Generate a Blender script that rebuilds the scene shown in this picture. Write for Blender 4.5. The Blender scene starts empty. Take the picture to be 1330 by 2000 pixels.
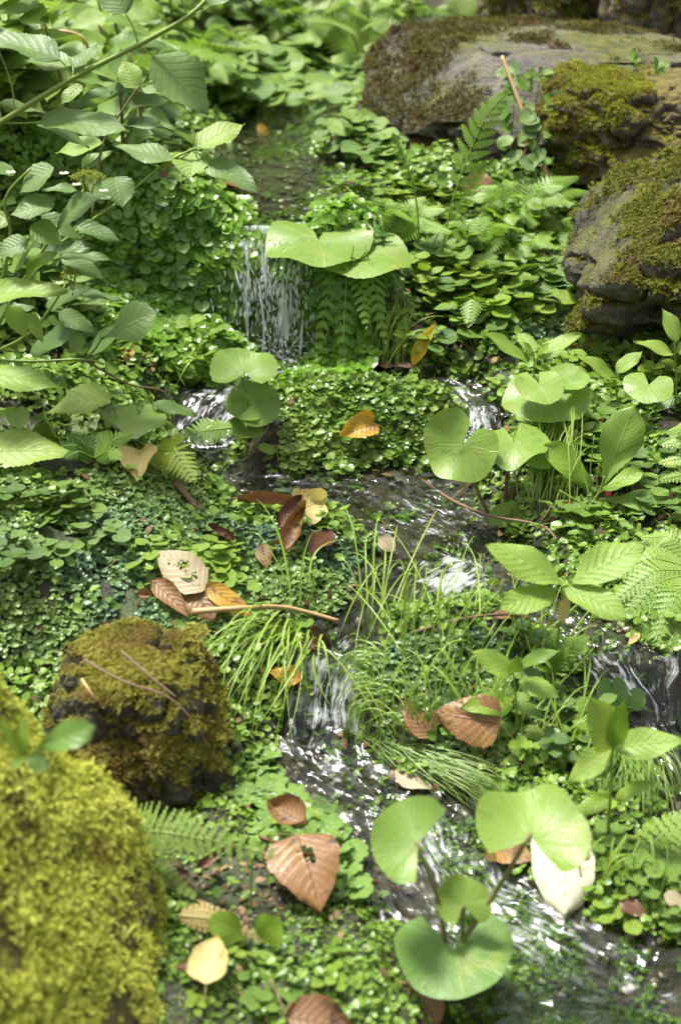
import bpy, math, random
import numpy as np
from mathutils import Vector
R = math.radians
sc = bpy.context.scene
# ------------------------------------------------------------------ camera
CH, PITCH = 1.10, R(24.0)
cam = bpy.data.cameras.new("camera")
camo = bpy.data.objects.new("camera", cam)
sc.collection.objects.link(camo)
camo.location = (0, 0, CH)
camo.rotation_euler = (R(90) - PITCH, 0, 0)
cam.sensor_fit = 'VERTICAL'
cam.sensor_height = 36.0
cam.lens = 50.0
cam.clip_start = 0.05
cam.clip_end = 400
cam.dof.use_dof = True
cam.dof.focus_distance = 2.25
cam.dof.aperture_fstop = 4.0
sc.camera = camo
# ------------------------------------------------------------------ sky, sun, exposure
SUN_EL, SUN_AZ = R(72), R(-62)          # azimuth from +Y (behind the scene), clockwise positive
w = bpy.data.worlds.new("World"); sc.world = w; w.use_nodes = True
nt = w.node_tree; nt.nodes.clear()
wo = nt.nodes.new('ShaderNodeOutputWorld'); bg = nt.nodes.new('ShaderNodeBackground')
sky = nt.nodes.new('ShaderNodeTexSky'); sky.sky_type = 'NISHITA'; sky.sun_disc = False
sky.sun_elevation = SUN_EL; sky.sun_rotation = SUN_AZ
sky.dust_density = 4.0; sky.ozone_density = 0.5
hs = nt.nodes.new('ShaderNodeHueSaturation'); hs.inputs['Saturation'].default_value = 0.12
nt.links.new(sky.outputs[0], hs.inputs['Color']); nt.links.new(hs.outputs[0], bg.inputs[0])
bg.inputs[1].default_value = 0.092
nt.links.new(bg.outputs[0], wo.inputs[0])
sun = bpy.data.lights.new("sun", 'SUN'); sun.energy = 3.1; sun.angle = R(11); sun.color = (1, .955, .87)
suno = bpy.data.objects.new("sun", sun); sc.collection.objects.link(suno)
sd = Vector((math.sin(SUN_AZ)*math.cos(SUN_EL), math.cos(SUN_AZ)*math.cos(SUN_EL), math.sin(SUN_EL)))
suno.rotation_euler = sd.to_track_quat('Z', 'Y').to_euler()
suno.location = (0, 0, 30)
sc.view_settings.view_transform = 'Standard'; sc.view_settings.look = 'None'
sc.view_settings.exposure = 1.45; sc.view_settings.gamma = 1.0
sc.cycles.max_bounces = 7; sc.cycles.diffuse_bounces = 4; sc.cycles.adaptive_threshold = .03; sc.cycles.glossy_bounces = 3
sc.cycles.transmission_bounces = 5; sc.cycles.transparent_max_bounces = 10
sc.cycles.use_denoising = True
sc.cycles.caustics_reflective = False; sc.cycles.caustics_refractive = False
sc.cycles.sample_clamp_indirect = 6

# ------------------------------------------------------------------ helpers: numbers
rng = np.random.default_rng(7)
rnd = random.Random(11)
FPX = 1000 / math.tan(math.atan(18 / 50.0))
cp, sp_ = math.cos(PITCH), math.sin(PITCH)
def ray(px, py):
    a = (px - 665) / FPX; b = -(py - 1000) / FPX
    return np.array([a, cp + b * sp_, -sp_ + b * cp])
def P(px, py, Y):
    d = ray(px, py); return np.array([0, 0, CH]) + d * (Y / d[1])
def proj(X, Y, Z):
    zc = Y * cp - (Z - CH) * sp_; yc = Y * sp_ + (Z - CH) * cp
    return 665 + FPX * X / zc, 1000 - FPX * yc / zc
def pxs(Y, Z=0.2): return (Y * cp - (Z - CH) * sp_) / FPX     # metres per photo pixel at that distance
def _h(ix, iy, iz, seed):
    h = (ix.astype(np.int64) * 374761393 + iy.astype(np.int64) * 668265263 + iz.astype(np.int64) * 2147483647 // 7 + seed * 974711) & 0xFFFFFFFF
    h = ((h ^ (h >> 13)) * 1274126177) & 0xFFFFFFFF
    h = ((h ^ (h >> 16)) * 2246822519) & 0xFFFFFFFF
    return ((h ^ (h >> 15)) & 0xFFFFFF) / float(0xFFFFFF)
def vn(x, y, z=0.0, seed=0):
    x, y, z = np.broadcast_arrays(np.asarray(x, float), np.asarray(y, float), np.asarray(z, float))
    ix, iy, iz = np.floor(x), np.floor(y), np.floor(z)
    fx, fy, fz = x - ix, y - iy, z - iz
    fx, fy, fz = [f * f * (3 - 2 * f) for f in (fx, fy, fz)]
    r = 0
    for a in (0, 1):
        for b in (0, 1):
            for c in (0, 1):
                r = r + _h(ix + a, iy + b, iz + c, seed) * (fx if a else 1 - fx) * (fy if b else 1 - fy) * (fz if c else 1 - fz)
    return r * 2 - 1
def fbm(x, y, z=0.0, seed=0, o=4):
    r, a = 0, 1.0
    for i in range(o):
        r = r + a * vn(np.asarray(x) * 2**i, np.asarray(y) * 2**i, np.asarray(z) * 2**i, seed + i * 17); a *= .5
    return r
def sst(x, a, b):
    t = np.clip((np.asarray(x, float) - a) / (b - a), 0, 1); return t * t * (3 - 2 * t)
def inpoly(px, py, poly):
    px = np.asarray(px); ins = np.zeros(px.shape, bool); n = len(poly)
    for i in range(n):
        x0, y0 = poly[i]; x1, y1 = poly[(i + 1) % n]
        if y0 == y1: continue
        c = ((y0 > py) != (y1 > py)) & (px < (x1 - x0) * (py - y0) / (y1 - y0) + x0)
        ins ^= c
    return ins
def nrm(v):
    v = np.asarray(v, float); return v / (np.linalg.norm(v, axis=-1, keepdims=True) + 1e-12)

# ------------------------------------------------------------------ the valley: water level and ground
PY = [0.2, .9, 1.14, 1.38, 1.58, 1.66, 1.74, 2.00, 2.20, 2.33, 2.42, 2.57, 2.64, 2.69, 2.9, 3.6, 4.4, 5.2, 6.5, 9, 12, 16, 30]
PZ = [-.12, -.07, -.04, .00, .025, .045, .12, .15, .172, .19, .26, .274, .285, .50, .51, .525, .57, .68, 1.0, 2.2, 4.0, 6.5, 12]
PYs = [0.2, .9, 1.14, 1.38, 1.58, 1.66, 1.74, 2.00, 2.20, 2.33, 2.42, 2.55, 3.15, 3.6, 4.4, 5.2, 6.5, 9, 12, 16, 30]
PZs = [-.12, -.07, -.04, .00, .025, .045, .12, .15, .172, .19, .25, .285, .51, .53, .57, .68, 1.0, 2.2, 4.0, 6.5, 12]
def B(X, Y):
    Yw = Y + .012 * np.sin(7 * X + 1) + .01 * np.sin(17 * X)
    a = np.interp(Yw, PY, PZ); b = np.interp(Yw, PYs, PZs)
    k = sst(X, .0, .12)
    return a * (1 - k) + b * k
def cast(f, px, py, y0=.5, y1=14):
    d = ray(px, py); Y = np.arange(y0, y1, .008)
    X = d[0] / d[1] * Y; Z = CH + d[2] / d[1] * Y
    g = f(X, Y); i = int(np.argmax(Z <= g))
    if Z[i] > g[i]: i = len(Y) - 1
    return np.array([X[i], Y[i], g[i]])
CHAN_PX = [  # polylines in photo pixels, half width in pixels
    ([(640, 120), (600, 200), (520, 290), (545, 360), (545, 432)], 95),
    ([(370, 305), (640, 340)], 55), ([(500, 300), (690, 330)], 50),
    ([(545, 440), (550, 560), (560, 700)], 75),
    ([(565, 712), (450, 770), (400, 850), (420, 915)], 62),
    ([(600, 712), (760, 745), (880, 755), (935, 800), (925, 880)], 42),
    ([(430, 952), (600, 966), (850, 948)], 74),
    ([(760, 970), (850, 1030), (900, 1090), (800, 1150)], 128),
    ([(800, 1140), (700, 1220), (650, 1290), (630, 1400), (620, 1500)], 72),
    ([(620, 1500), (730, 1570), (830, 1640)], 95),
    ([(830, 1640), (920, 1760), (1050, 1860), (1200, 1940)], 150),
    ([(1000, 1960), (1400, 1950)], 130),
    ([(900, 1090), (1040, 1170), (1190, 1270), (1280, 1390), (1330, 1520)], 68),
    ([(1330, 1400), (1400, 1700)], 80),
]
SEG = []
for pts, hw in CHAN_PX:
    wp = [cast(B, *p) for p in pts]
    for a, b in zip(wp[:-1], wp[1:]):
        SEG.append((a[0], a[1], b[0], b[1], hw * pxs(a[1], a[2]), hw * pxs(b[1], b[2])))
def chan(X, Y, flow=False):
    best = np.full(np.shape(X), 9.0); fu = np.zeros(np.shape(X)); fv = np.zeros(np.shape(X)); acc = 0
    for (ax, ay, bx, by, ra, rb) in SEG:
        dx, dy = bx - ax, by - ay; L2 = dx * dx + dy * dy + 1e-9; L = math.sqrt(L2)
        t = np.clip(((X - ax) * dx + (Y - ay) * dy) / L2, 0, 1)
        d = np.hypot(X - ax - t * dx, Y - ay - t * dy) - (ra + (rb - ra) * t)
        if flow:
            m = d < best
            fu = np.where(m, acc + ((X - ax) * dx + (Y - ay) * dy) / L, fu); fv = np.where(m, (-(X - ax) * dy + (Y - ay) * dx) / L, fv)
        acc += L
        best = np.minimum(best, d)
    return (best, fu, fv) if flow else best
BUMPS = []
for (px, py, amp, sx, sy) in [(700, 850, .034, .18, .07), (560, 850, .02, .07, .05), (860, 800, .02, .06, .05), (850, 1360, .05, .16, .10), (40, 980, .13, .25, .25), (200, 1130, .03, .2, .2),
                              (1090, 560, .02, .1, .12), (1150, 900, .03, .2, .2), (60, 600, .12, .22, .3), (1200, 740, -.06, .13, .10), (620, 1080, .018, .12, .08)]:
    c = cast(B, px, py); BUMPS.append((c[0], c[1], amp, sx, sy))
def ground(X, Y):
    d = chan(X, Y) + .018 * vn(X * 14, Y * 14, 0, 3) + .012 * vn(X * 40, Y * 40, 0, 4)
    z = B(X, Y)
    z = z + np.where(d < 0, -.032 * sst(-d, 0, .06) - .012, -.012 + .024 * sst(d, 0, .06) + (.15 - .13 * sst(Y, 2.5, 2.95) * sst(X, .05, .2) - .06 * sst(X, .2, .4)) * np.clip(d, 0, .6))
    z = z + .012 * fbm(X * 9, Y * 9, 0, 5, 4) * sst(d, -.06, .05) + .008 * fbm(X * 30, Y * 30, 0, 6, 2)
    for (cx, cy, a, sx, sy) in BUMPS:
        z = z + a * np.exp(-((X - cx) / sx)**2 - ((Y - cy) / sy)**2) * sst(d, -.01, .05)
    return z
_lx, _ly = np.arange(-2.2, 2.4, .009), np.arange(.45, 6.6, .009)
_LZ = ground(*np.meshgrid(_lx, _ly, indexing='ij'))
def gfast(X, Y):
    fx = np.clip((X - _lx[0]) / .009, 0, len(_lx) - 1.001); fy = np.clip((Y - _ly[0]) / .009, 0, len(_ly) - 1.001)
    i, j = fx.astype(int), fy.astype(int); a, b = fx - i, fy - j
    return (_LZ[i, j] * (1 - a) + _LZ[i + 1, j] * a) * (1 - b) + (_LZ[i, j + 1] * (1 - a) + _LZ[i + 1, j + 1] * a) * b
def G(px, py): return cast(gfast, px, py, .5, 6.5)
def gnormal(X, Y, e=.012):
    return nrm(np.stack([-(ground(X + e, Y) - ground(X - e, Y)) / (2 * e), -(ground(X, Y + e) - ground(X, Y - e)) / (2 * e), np.ones(np.shape(X))], -1))

# ------------------------------------------------------------------ helpers: meshes and objects
class MB:
    def __init__(s): s.V, s.F, s.U, s.A, s.n = [], [], [], [], 0
    def add(s, V, F, U=None, a=0.0, mi=0):
        V = np.asarray(V, float).reshape(-1, 3)
        for f in (F if isinstance(F, list) else [F]):
            f = np.asarray(f, np.int64)
            if len(f): s.F.append((f + s.n, mi))
        s.V.append(V); s.U.append(np.zeros((len(V), 2)) if U is None else np.asarray(U, float))
        s.A.append(np.full(len(V), a) if np.isscalar(a) else np.asarray(a, float)); s.n += len(V)
    def mesh(s, name, mats, origin=(0, 0, 0), smooth=True):
        V = np.concatenate(s.V) - np.asarray(origin, float); U = np.concatenate(s.U); A = np.concatenate(s.A)
        me = bpy.data.meshes.new(name)
        idx = np.concatenate([f.ravel() for f, _ in s.F]); tot = np.concatenate([np.full(len(f), f.shape[1]) for f, _ in s.F])
        mi = np.concatenate([np.full(len(f), m) for f, m in s.F])
        st = np.concatenate([[0], np.cumsum(tot)[:-1]])
        me.vertices.add(len(V)); me.vertices.foreach_set('co', V.astype(np.float32).ravel())
        me.loops.add(len(idx)); me.loops.foreach_set('vertex_index', idx.astype(np.int32))
        me.polygons.add(len(tot)); me.polygons.foreach_set('loop_start', st.astype(np.int32))
        me.polygons.foreach_set('material_index', mi.astype(np.int32))
        me.polygons.foreach_set('use_smooth', np.full(len(tot), smooth))
        uv = me.uv_layers.new(name='UVMap'); uv.data.foreach_set('uv', U[idx].astype(np.float32).ravel())
        at = me.attributes.new('tone', 'FLOAT', 'POINT'); at.data.foreach_set('value', A.astype(np.float32))
        for m in (mats if isinstance(mats, (list, tuple)) else [mats]): me.materials.append(m)
        me.update(calc_edges=True)
        return me
    def obj(s, name, mats, parent=None, origin=(0, 0, 0), smooth=True):
        o = bpy.data.objects.new(name, s.mesh(name, mats, origin, smooth)); sc.collection.objects.link(o)
        if parent is not None: o.parent = parent
        else: o.location = Vector(origin)
        return o
    def scatter(s, T, pos, ex, ey, ez, scale, tone=None, mi=0):
        V, F, U = T; N = len(pos)
        if N == 0: return
        scale = np.broadcast_to(scale, (N,))
        W = pos[:, None, :] + scale[:, None, None] * (V[None, :, 0:1] * ex[:, None, :] + V[None, :, 1:2] * ey[:, None, :] + V[None, :, 2:3] * ez[:, None, :])
        off = (np.arange(N) * len(V))[:, None, None]
        tone = rng.random(N) if tone is None else tone
        s.add(W.reshape(-1, 3), [(np.asarray(f)[None] + off).reshape(-1, np.asarray(f).shape[1]) for f in (F if isinstance(F, list) else [F])],
              np.tile(U, (N, 1)), np.repeat(tone, len(V)), mi)
def tag(o, label=None, cat=None, group=None, kind=None):
    if label: o['label'] = label
    if cat: o['category'] = cat
    if group: o['group'] = group
    if kind: o['kind'] = kind
    return o
def empty(name, loc, label, cat, group=None):
    o = bpy.data.objects.new(name, None); o.empty_display_size = .03; o.location = Vector(loc); sc.collection.objects.link(o)
    return tag(o, label, cat, group)
def copy_tree(root, loc, rz, s, label=None, group=None):
    r = root.copy(); sc.collection.objects.link(r); r.location = Vector(loc); r.rotation_euler = (rnd.uniform(-.12, .12), rnd.uniform(-.12, .12), rz); r.scale = (s, s, s)
    if label: r['label'] = label
    if group: r['group'] = group
    for ch in list(root.children):
        c = ch.copy(); sc.collection.objects.link(c); c.parent = r
    return r
def frames(n, spin=None):
    n = nrm(n); N = len(n)
    r = rng.normal(size=(N, 3)); r = nrm(r - (r * n).sum(1, keepdims=True) * n)
    return r, np.cross(n, r), n

# ------------------------------------------------------------------ materials
class MT:
    def __init__(s, name):
        s.m = bpy.data.materials.new(name); s.m.use_nodes = True; s.t = s.m.node_tree; s.t.nodes.clear()
        s.out = s.n('OutputMaterial')
    def n(s, t, **kw):
        o = s.t.nodes.new('ShaderNode' + t)
        for k, v in kw.items(): setattr(o, k, v)
        return o
    def set(s, sock, v):
        if hasattr(v, 'outputs'): v = v.outputs[0]
        if isinstance(v, bpy.types.NodeSocket): s.t.links.new(v, sock)
        else: sock.default_value = (tuple(v) + (1,)) if isinstance(v, (tuple, list)) and len(v) == 3 and sock.type == 'RGBA' else v
    def math(s, op, a, b=0.0, clamp=False):
        o = s.n('Math', operation=op, use_clamp=clamp); s.set(o.inputs[0], a); s.set(o.inputs[1], b); return o.outputs[0]
    def mix(s, f, a, b, blend='MIX'):
        o = s.n('MixRGB', blend_type=blend); s.set(o.inputs[0], f); s.set(o.inputs[1], a); s.set(o.inputs[2], b); return o.outputs[0]
    def ramp(s, f, pts):
        o = s.n('ValToRGB'); s.set(o.inputs[0], f); e = o.color_ramp.elements
        while len(e) < len(pts): e.new(.5)
        for i, (p, c) in enumerate(pts): e[i].position = p; e[i].color = tuple(c) + (1,) if not np.isscalar(c) else (c, c, c, 1)
        return o.outputs[0]
    def noise(s, scale, detail=3.0, vec=None, rough=.55, dist=0.0):
        o = s.n('TexNoise'); o.inputs['Scale'].default_value = scale; o.inputs['Detail'].default_value = detail
        o.inputs['Roughness'].default_value = rough; o.inputs['Distortion'].default_value = dist
        if vec is not None: s.set(o.inputs['Vector'], vec)
        return o.outputs[0]
    def attr(s, name): o = s.n('Attribute', attribute_name=name); return o.outputs['Fac']
    def bump(s, h, st=.5, dist=.002, nrm_=None):
        o = s.n('Bump'); o.inputs['Strength'].default_value = st; o.inputs['Distance'].default_value = dist; s.set(o.inputs['Height'], h)
        if nrm_ is not None: s.set(o.inputs['Normal'], nrm_)
        return o.outputs[0]
    def mshader(s, f, a, b):
        o = s.n('MixShader'); s.set(o.inputs[0], f); s.t.links.new(a, o.inputs[1]); s.t.links.new(b, o.inputs[2]); return o.outputs[0]
    def pbsdf(s, col, rough=.5, spec=.5, nrm_=None):
        o = s.n('BsdfPrincipled'); s.set(o.inputs['Base Color'], col); s.set(o.inputs['Roughness'], rough); o.inputs['Specular IOR Level'].default_value = spec
        if nrm_ is not None: s.set(o.inputs['Normal'], nrm_)
        return o.outputs[0]
    def done(s, sh): s.t.links.new(sh, s.out.inputs['Surface']); return s.m
def coords(mt): return mt.n('TexCoord').outputs['Object']
def geo_pos(mt): return mt.n('NewGeometry').outputs['Position']
def warm(c): return (c[0] * 1.26, c[1] * 1.06, c[2] * .92) if c[1] > c[0] * 1.15 and c[1] > c[2] else c
def leafmat(name, col, col2, vein, rough=.38, trans=.35, nv=9, kind='pinnate', blotch=None, spec=.45, veinamt=.55, scale=1.0):
    col, col2, vein = warm(col), warm(col2), warm(vein)
    t = MT(name); uv = t.n('TexCoord').outputs['UV']; sx = t.n('SeparateXYZ'); t.set(sx.inputs[0], uv)
    u, v = sx.outputs[0], sx.outputs[1]
    a = t.math('ABSOLUTE', t.math('MULTIPLY', t.math('SUBTRACT', v, .5), 2.0))
    if kind == 'pinnate':
        k = t.math('MULTIPLY', t.math('SUBTRACT', u, t.math('MULTIPLY', a, .28)), float(nv))
        fr = t.math('ABSOLUTE', t.math('SUBTRACT', t.math('FRACT', t.math('ADD', k, 10.0)), .5))
        lat = t.math('SUBTRACT', 1.0, t.math('MULTIPLY', fr, 9.0), True)
        mid = t.math('SUBTRACT', 1.0, t.math('MULTIPLY', a, 18.0), True)
        hump = fr
    else:
        fr = t.math('ABSOLUTE', t.math('SUBTRACT', t.math('FRACT', t.math('ADD', t.math('MULTIPLY', v, float(nv)), t.math('MULTIPLY', t.noise(26 * scale, 2, coords(t)), .7))), .5))
        lat = t.math('SUBTRACT', 1.0, t.math('MULTIPLY', t.math('MULTIPLY', fr, u), 40.0), True)
        f2 = t.math('ABSOLUTE', t.math('SUBTRACT', t.math('FRACT', t.math('ADD', t.math('MULTIPLY', v, float(nv) * 3), t.math('ADD', t.math('MULTIPLY', t.noise(40 * scale, 2, coords(t)), 2.2), t.math('MULTIPLY', u, 2.0)))), .5))
        lat = t.math('MAXIMUM', lat, t.math('MULTIPLY', t.math('SUBTRACT', 1.0, t.math('MULTIPLY', f2, 7.0), True), .45))
        mid = 0.0; hump = t.math('MULTIPLY', t.math('MULTIPLY', fr, u), .35)
    ve = t.math('MAXIMUM', t.math('MULTIPLY', lat, .6), mid)
    oi = t.n('ObjectInfo').outputs['Random']
    c3 = coords(t)
    nz = t.noise(35 * scale, 3, c3)
    f = t.math('ADD', t.math('MULTIPLY', oi, .55), t.math('MULTIPLY', nz, .5))
    c = t.mix(f, col, col2)
    if blotch:
        for (bc, sc_, lo, hi) in blotch:
            m = t.ramp(t.noise(sc_ * scale, 4, c3, .6), [(lo, 0.0), (hi, 1.0)]); c = t.mix(m, c, bc)
    c = t.mix(t.math('MULTIPLY', ve, veinamt), c, vein)
    h = t.math('ADD', t.math('MULTIPLY', hump, -.6), t.math('MULTIPLY', t.noise(160 * scale, 2, c3), .35))
    h = t.math('SUBTRACT', h, t.math('MULTIPLY', ve, .5))
    nb = t.bump(h, .55, .0022)
    p = t.pbsdf(c, t.math('ADD', rough, t.math('MULTIPLY', nz, .14)), spec, nb)
    if trans > 0:
        tr = t.n('BsdfTranslucent'); t.set(tr.inputs[0], t.mix(.5, c, (1.0, 1.0, .25), 'MULTIPLY')); t.set(tr.inputs['Normal'], nb)
        p = t.mshader(trans, p, tr.outputs[0])
    return t.done(p)
def tonemat(name, ramp, rough=.4, trans=.3, spec=.4, patch=None, bumpy=True):
    ramp = [(p_, warm(c_)) for p_, c_ in ramp]
    t = MT(name); a = t.attr('tone'); c3 = geo_pos(t)
    f = t.math('ADD', t.math('MULTIPLY', a, .6), t.math('MULTIPLY', t.noise(7, 3, c3), .45))
    c = t.ramp(f, ramp)
    if patch:
        for (bc, s_, lo, hi) in patch: c = t.mix(t.ramp(t.noise(s_, 3, c3), [(lo, 0.0), (hi, 1.0)]), c, bc)
    nb = t.bump(t.noise(220, 2, c3), .35, .002) if bumpy else None
    p = t.pbsdf(c, rough, spec, nb)
    if trans > 0:
        tr = t.n('BsdfTranslucent'); t.set(tr.inputs[0], t.mix(.5, c, (1.0, 1.0, .3), 'MULTIPLY')); p = t.mshader(trans, p, tr.outputs[0])
    return t.done(p)
M = {}
M['hyd'] = leafmat('hydrangea_leaf', (.075, .165, .055), (.115, .225, .060), (.20, .33, .12), .40, .32, 8, blotch=[((.17, .25, .05), 20, .58, .78), ((.15, .10, .03), 90, .72, .76)])
M['hydyoung'] = leafmat('young_leaf', (.17, .33, .055), (.21, .36, .075), (.30, .45, .13), .40, .42, 8, blotch=[((.10, .20, .03), 20, .58, .78), ((.15, .10, .03), 90, .72, .76)])
M['bright'] = leafmat('bright_leaf', (.14, .29, .035), (.20, .36, .045), (.30, .44, .10), .36, .45, 7)
M['yellowgreen'] = leafmat('yellow_green_leaf', (.19, .31, .03), (.25, .38, .04), (.30, .42, .08), .42, .5, 6)
M['mid'] = leafmat('mid_green_leaf', (.085, .20, .035), (.14, .27, .045), (.2, .34, .09), .33, .38, 7)
M['deep'] = leafmat('deep_green_leaf', (.045, .115, .028), (.08, .17, .035), (.12, .24, .06), .33, .3, 7)
M['round'] = leafmat('round_leaf', (.12, .255, .05), (.17, .31, .06), (.26, .40, .12), .34, .36, 11, 'palmate', veinamt=.8, blotch=[((.27, .30, .05), 16, .56, .76), ((.035, .11, .02), 22, .60, .78), ((.13, .09, .03), 75, .71, .75)])
M['rounddeep'] = leafmat('round_leaf_deep', (.065, .17, .035), (.10, .22, .045), (.16, .29, .09), .36, .32, 11, 'palmate', veinamt=.8, blotch=[((.27, .30, .05), 16, .56, .76), ((.035, .11, .02), 22, .60, .78), ((.13, .09, .03), 75, .71, .75)])
M['sax'] = leafmat('dewy_leaf', (.11, .26, .05), (.17, .34, .07), (.22, .38, .12), .28, .35, 7, 'palmate')
M['brown'] = leafmat('brown_leaf', (.17, .085, .035), (.24, .13, .055), (.13, .055, .02), .42, .18, 8, blotch=[((.26, .18, .05), 14, .52, .72), ((.045, .022, .013), 30, .55, .66), ((.04, .02, .012), 90, .66, .72)])
M['brownround'] = leafmat('brown_round_leaf', (.21, .10, .034), (.26, .14, .05), (.11, .055, .025), .36, .2, 9, blotch=[((.34, .21, .05), 16, .54, .70), ((.05, .025, .014), 34, .56, .68), ((.06, .03, .015), 90, .66, .72)])
M['darkbrown'] = leafmat('dark_wet_leaf', (.07, .028, .016), (.12, .05, .022), (.05, .02, .012), .25, .1, 8)
M['ochre'] = leafmat('ochre_leaf', (.42, .25, .025), (.50, .30, .04), (.30, .15, .02), .35, .3, 8, blotch=[((.20, .09, .02), 26, .52, .64)])
M['yellow'] = leafmat('yellow_leaf', (.62, .44, .03), (.68, .50, .06), (.50, .32, .03), .38, .35, 8, blotch=[((.30, .16, .02), 40, .64, .72)])
M['straw'] = leafmat('straw_leaf', (.62, .52, .22), (.56, .44, .17), (.42, .30, .10), .45, .3, 8, blotch=[((.40, .22, .06), 30, .6, .7)])
M['tan'] = leafmat('tan_leaf', (.38, .33, .21), (.43, .36, .22), (.24, .17, .09), .5, .2, 8, blotch=[((.20, .13, .06), 30, .6, .72)])
M['ivory'] = leafmat('bleached_leaf', (.75, .72, .55), (.78, .74, .56), (.60, .55, .34), .40, .3, 8, blotch=[((.62, .55, .30), 14, .58, .75)])
M['stemgreen'] = tonemat('green_stem', [(0, (.10, .20, .03)), (1, (.17, .27, .05))], .4, 0)
M['stemred'] = tonemat('purple_stem', [(0, (.10, .045, .03)), (1, (.16, .09, .045))], .4, 0)
M['stemolive'] = tonemat('olive_stem', [(0, (.10, .11, .03)), (1, (.16, .14, .04))], .4, 0)
M['wood'] = tonemat('twig_bark', [(0, (.07, .040, .022)), (.5, (.14, .085, .05)), (1, (.22, .15, .09))], .65, 0)
M['woodred'] = tonemat('red_twig_bark', [(0, (.11, .03, .015)), (1, (.18, .06, .03))], .5, 0)
M['bamboo'] = tonemat('dry_cane', [(0, (.30, .19, .08)), (.5, (.40, .27, .12)), (1, (.26, .15, .07))], .5, 0)
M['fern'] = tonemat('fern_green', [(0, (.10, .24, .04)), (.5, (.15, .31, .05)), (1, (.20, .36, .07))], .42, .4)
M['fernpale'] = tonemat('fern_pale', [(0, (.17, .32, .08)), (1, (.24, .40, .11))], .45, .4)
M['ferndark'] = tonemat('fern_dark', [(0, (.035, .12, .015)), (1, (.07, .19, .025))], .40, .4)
M['fernlime'] = tonemat('fern_lime', [(0, (.24, .38, .035)), (1, (.30, .43, .05))], .42, .45)
M['ferndry'] = tonemat('fern_dry', [(0, (.50, .42, .18)), (1, (.42, .32, .12))], .5, .25)
M['grass'] = tonemat('grass_blade', [(0, (.12, .26, .03)), (.5, (.18, .34, .05)), (1, (.25, .40, .08))], .33, .35)
M['grasspale'] = tonemat('trailing_grass', [(0, (.10, .22, .04)), (1, (.18, .32, .07))], .30, .3)
M['liver'] = tonemat('liverwort', [(0, (.05, .13, .045)), (.35, (.095, .20, .055)), (.7, (.15, .28, .065)), (1, (.21, .33, .08))], .34, .25, .45, [((.07, .15, .075), 5, .5, .62)])
M['livermound'] = tonemat('liverwort_mound', [(0, (.05, .13, .022)), (.4, (.095, .215, .035)), (.75, (.15, .28, .055)), (1, (.21, .33, .09))], .26, .3, .5)
M['cress'] = tonemat('cress', [(0, (.05, .16, .018)), (.35, (.09, .25, .03)), (.7, (.15, .33, .04)), (1, (.23, .40, .06))], .22, .40, .6)
M['cover'] = tonemat('small_leaf_cover', [(0, (.05, .14, .02)), (.5, (.11, .23, .035)), (1, (.18, .32, .05))], .34, .26)
M['mossy'] = tonemat('yellow_moss', [(0, (.20, .23, .03)), (.3, (.41, .45, .06)), (.65, (.58, .61, .11)), (1, (.72, .72, .22))], .6, .35, .2, [((.22, .16, .035), 9, .58, .70)], False)
M['mossbrown'] = tonemat('olive_moss', [(0, (.045, .045, .010)), (.4, (.11, .12, .016)), (.75, (.21, .225, .028)), (1, (.32, .32, .06))], .6, .3, .2, [((.15, .115, .03), 11, .56, .68)], False)
M['mossrust'] = tonemat('rusty_moss', [(0, (.08, .07, .015)), (.4, (.21, .20, .03)), (.75, (.36, .34, .06)), (1, (.46, .44, .12))], .6, .35, .2, [((.24, .165, .05), 12, .50, .66)], False)
M['mossdark'] = tonemat('dark_moss', [(0, (.03, .025, .010)), (.4, (.07, .065, .014)), (.75, (.13, .125, .022)), (1, (.22, .21, .05))], .6, .3, .2, [((.09, .055, .02), 9, .48, .62)], False)
M['mossgreen'] = tonemat('green_moss', [(0, (.06, .08, .012)), (.4, (.14, .185, .018)), (.8, (.24, .285, .03)), (1, (.33, .36, .06))], .6, .35, .2, [((.14, .10, .025), 10, .56, .68)], False)
M['floret'] = tonemat('white_floret', [(0, (.70, .74, .52)), (1, (.80, .82, .66))], .5, .3)
M['bud'] = tonemat('green_buds', [(0, (.20, .30, .05)), (1, (.32, .40, .09))], .5, .2)
M['berry'] = tonemat('pink_berry', [(0, (.50, .03, .06)), (1, (.62, .05, .09))], .3, 0)
def stonemat(name, base=(.16, .15, .14), mosscol=(.10, .11, .015), mlo=.45, mhi=.62, up=.35):
    t = MT(name); c3 = coords(t)
    n1 = t.noise(9, 6, c3, .65); n2 = t.noise(45, 5, c3, .65); n3 = t.noise(3.5, 3, c3)
    c = t.ramp(n1, [(.25, tuple(x * .35 for x in base)), (.5, base), (.75, tuple(x * 1.7 for x in base))])
    c = t.mix(.55, c, t.ramp(n2, [(.3, (.25, .25, .25)), (.7, (1.5, 1.5, 1.45))]), 'MULTIPLY')
    nz = t.n('SeparateXYZ'); t.set(nz.inputs[0], t.n('NewGeometry').outputs['Normal'])
    mf = t.math('ADD', t.math('MULTIPLY', nz.outputs[2], up), t.math('ADD', t.math('MULTIPLY', n3, .75), t.math('MULTIPLY', n2, .18)))
    mk = t.ramp(t.math('SUBTRACT', mf, .1), [(mlo, 0.0), (mhi, 1.0)])
    mc = t.ramp(t.noise(30, 4, c3), [(.3, tuple(x * .4 for x in mosscol)), (.7, tuple(x * 1.5 for x in mosscol))])
    c = t.mix(mk, c, mc)
    h = t.math('ADD', n1, t.math('MULTIPLY', n2, .5)); h = t.math('ADD', h, t.math('MULTIPLY', t.noise(160, 3, c3), .25))
    return t.done(t.pbsdf(c, .75, .35, t.bump(h, 1.0, .022)))
M['stone'] = stonemat('grey_stone', (.135, .125, .112), (.08, .085, .015), .54, .70)
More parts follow.
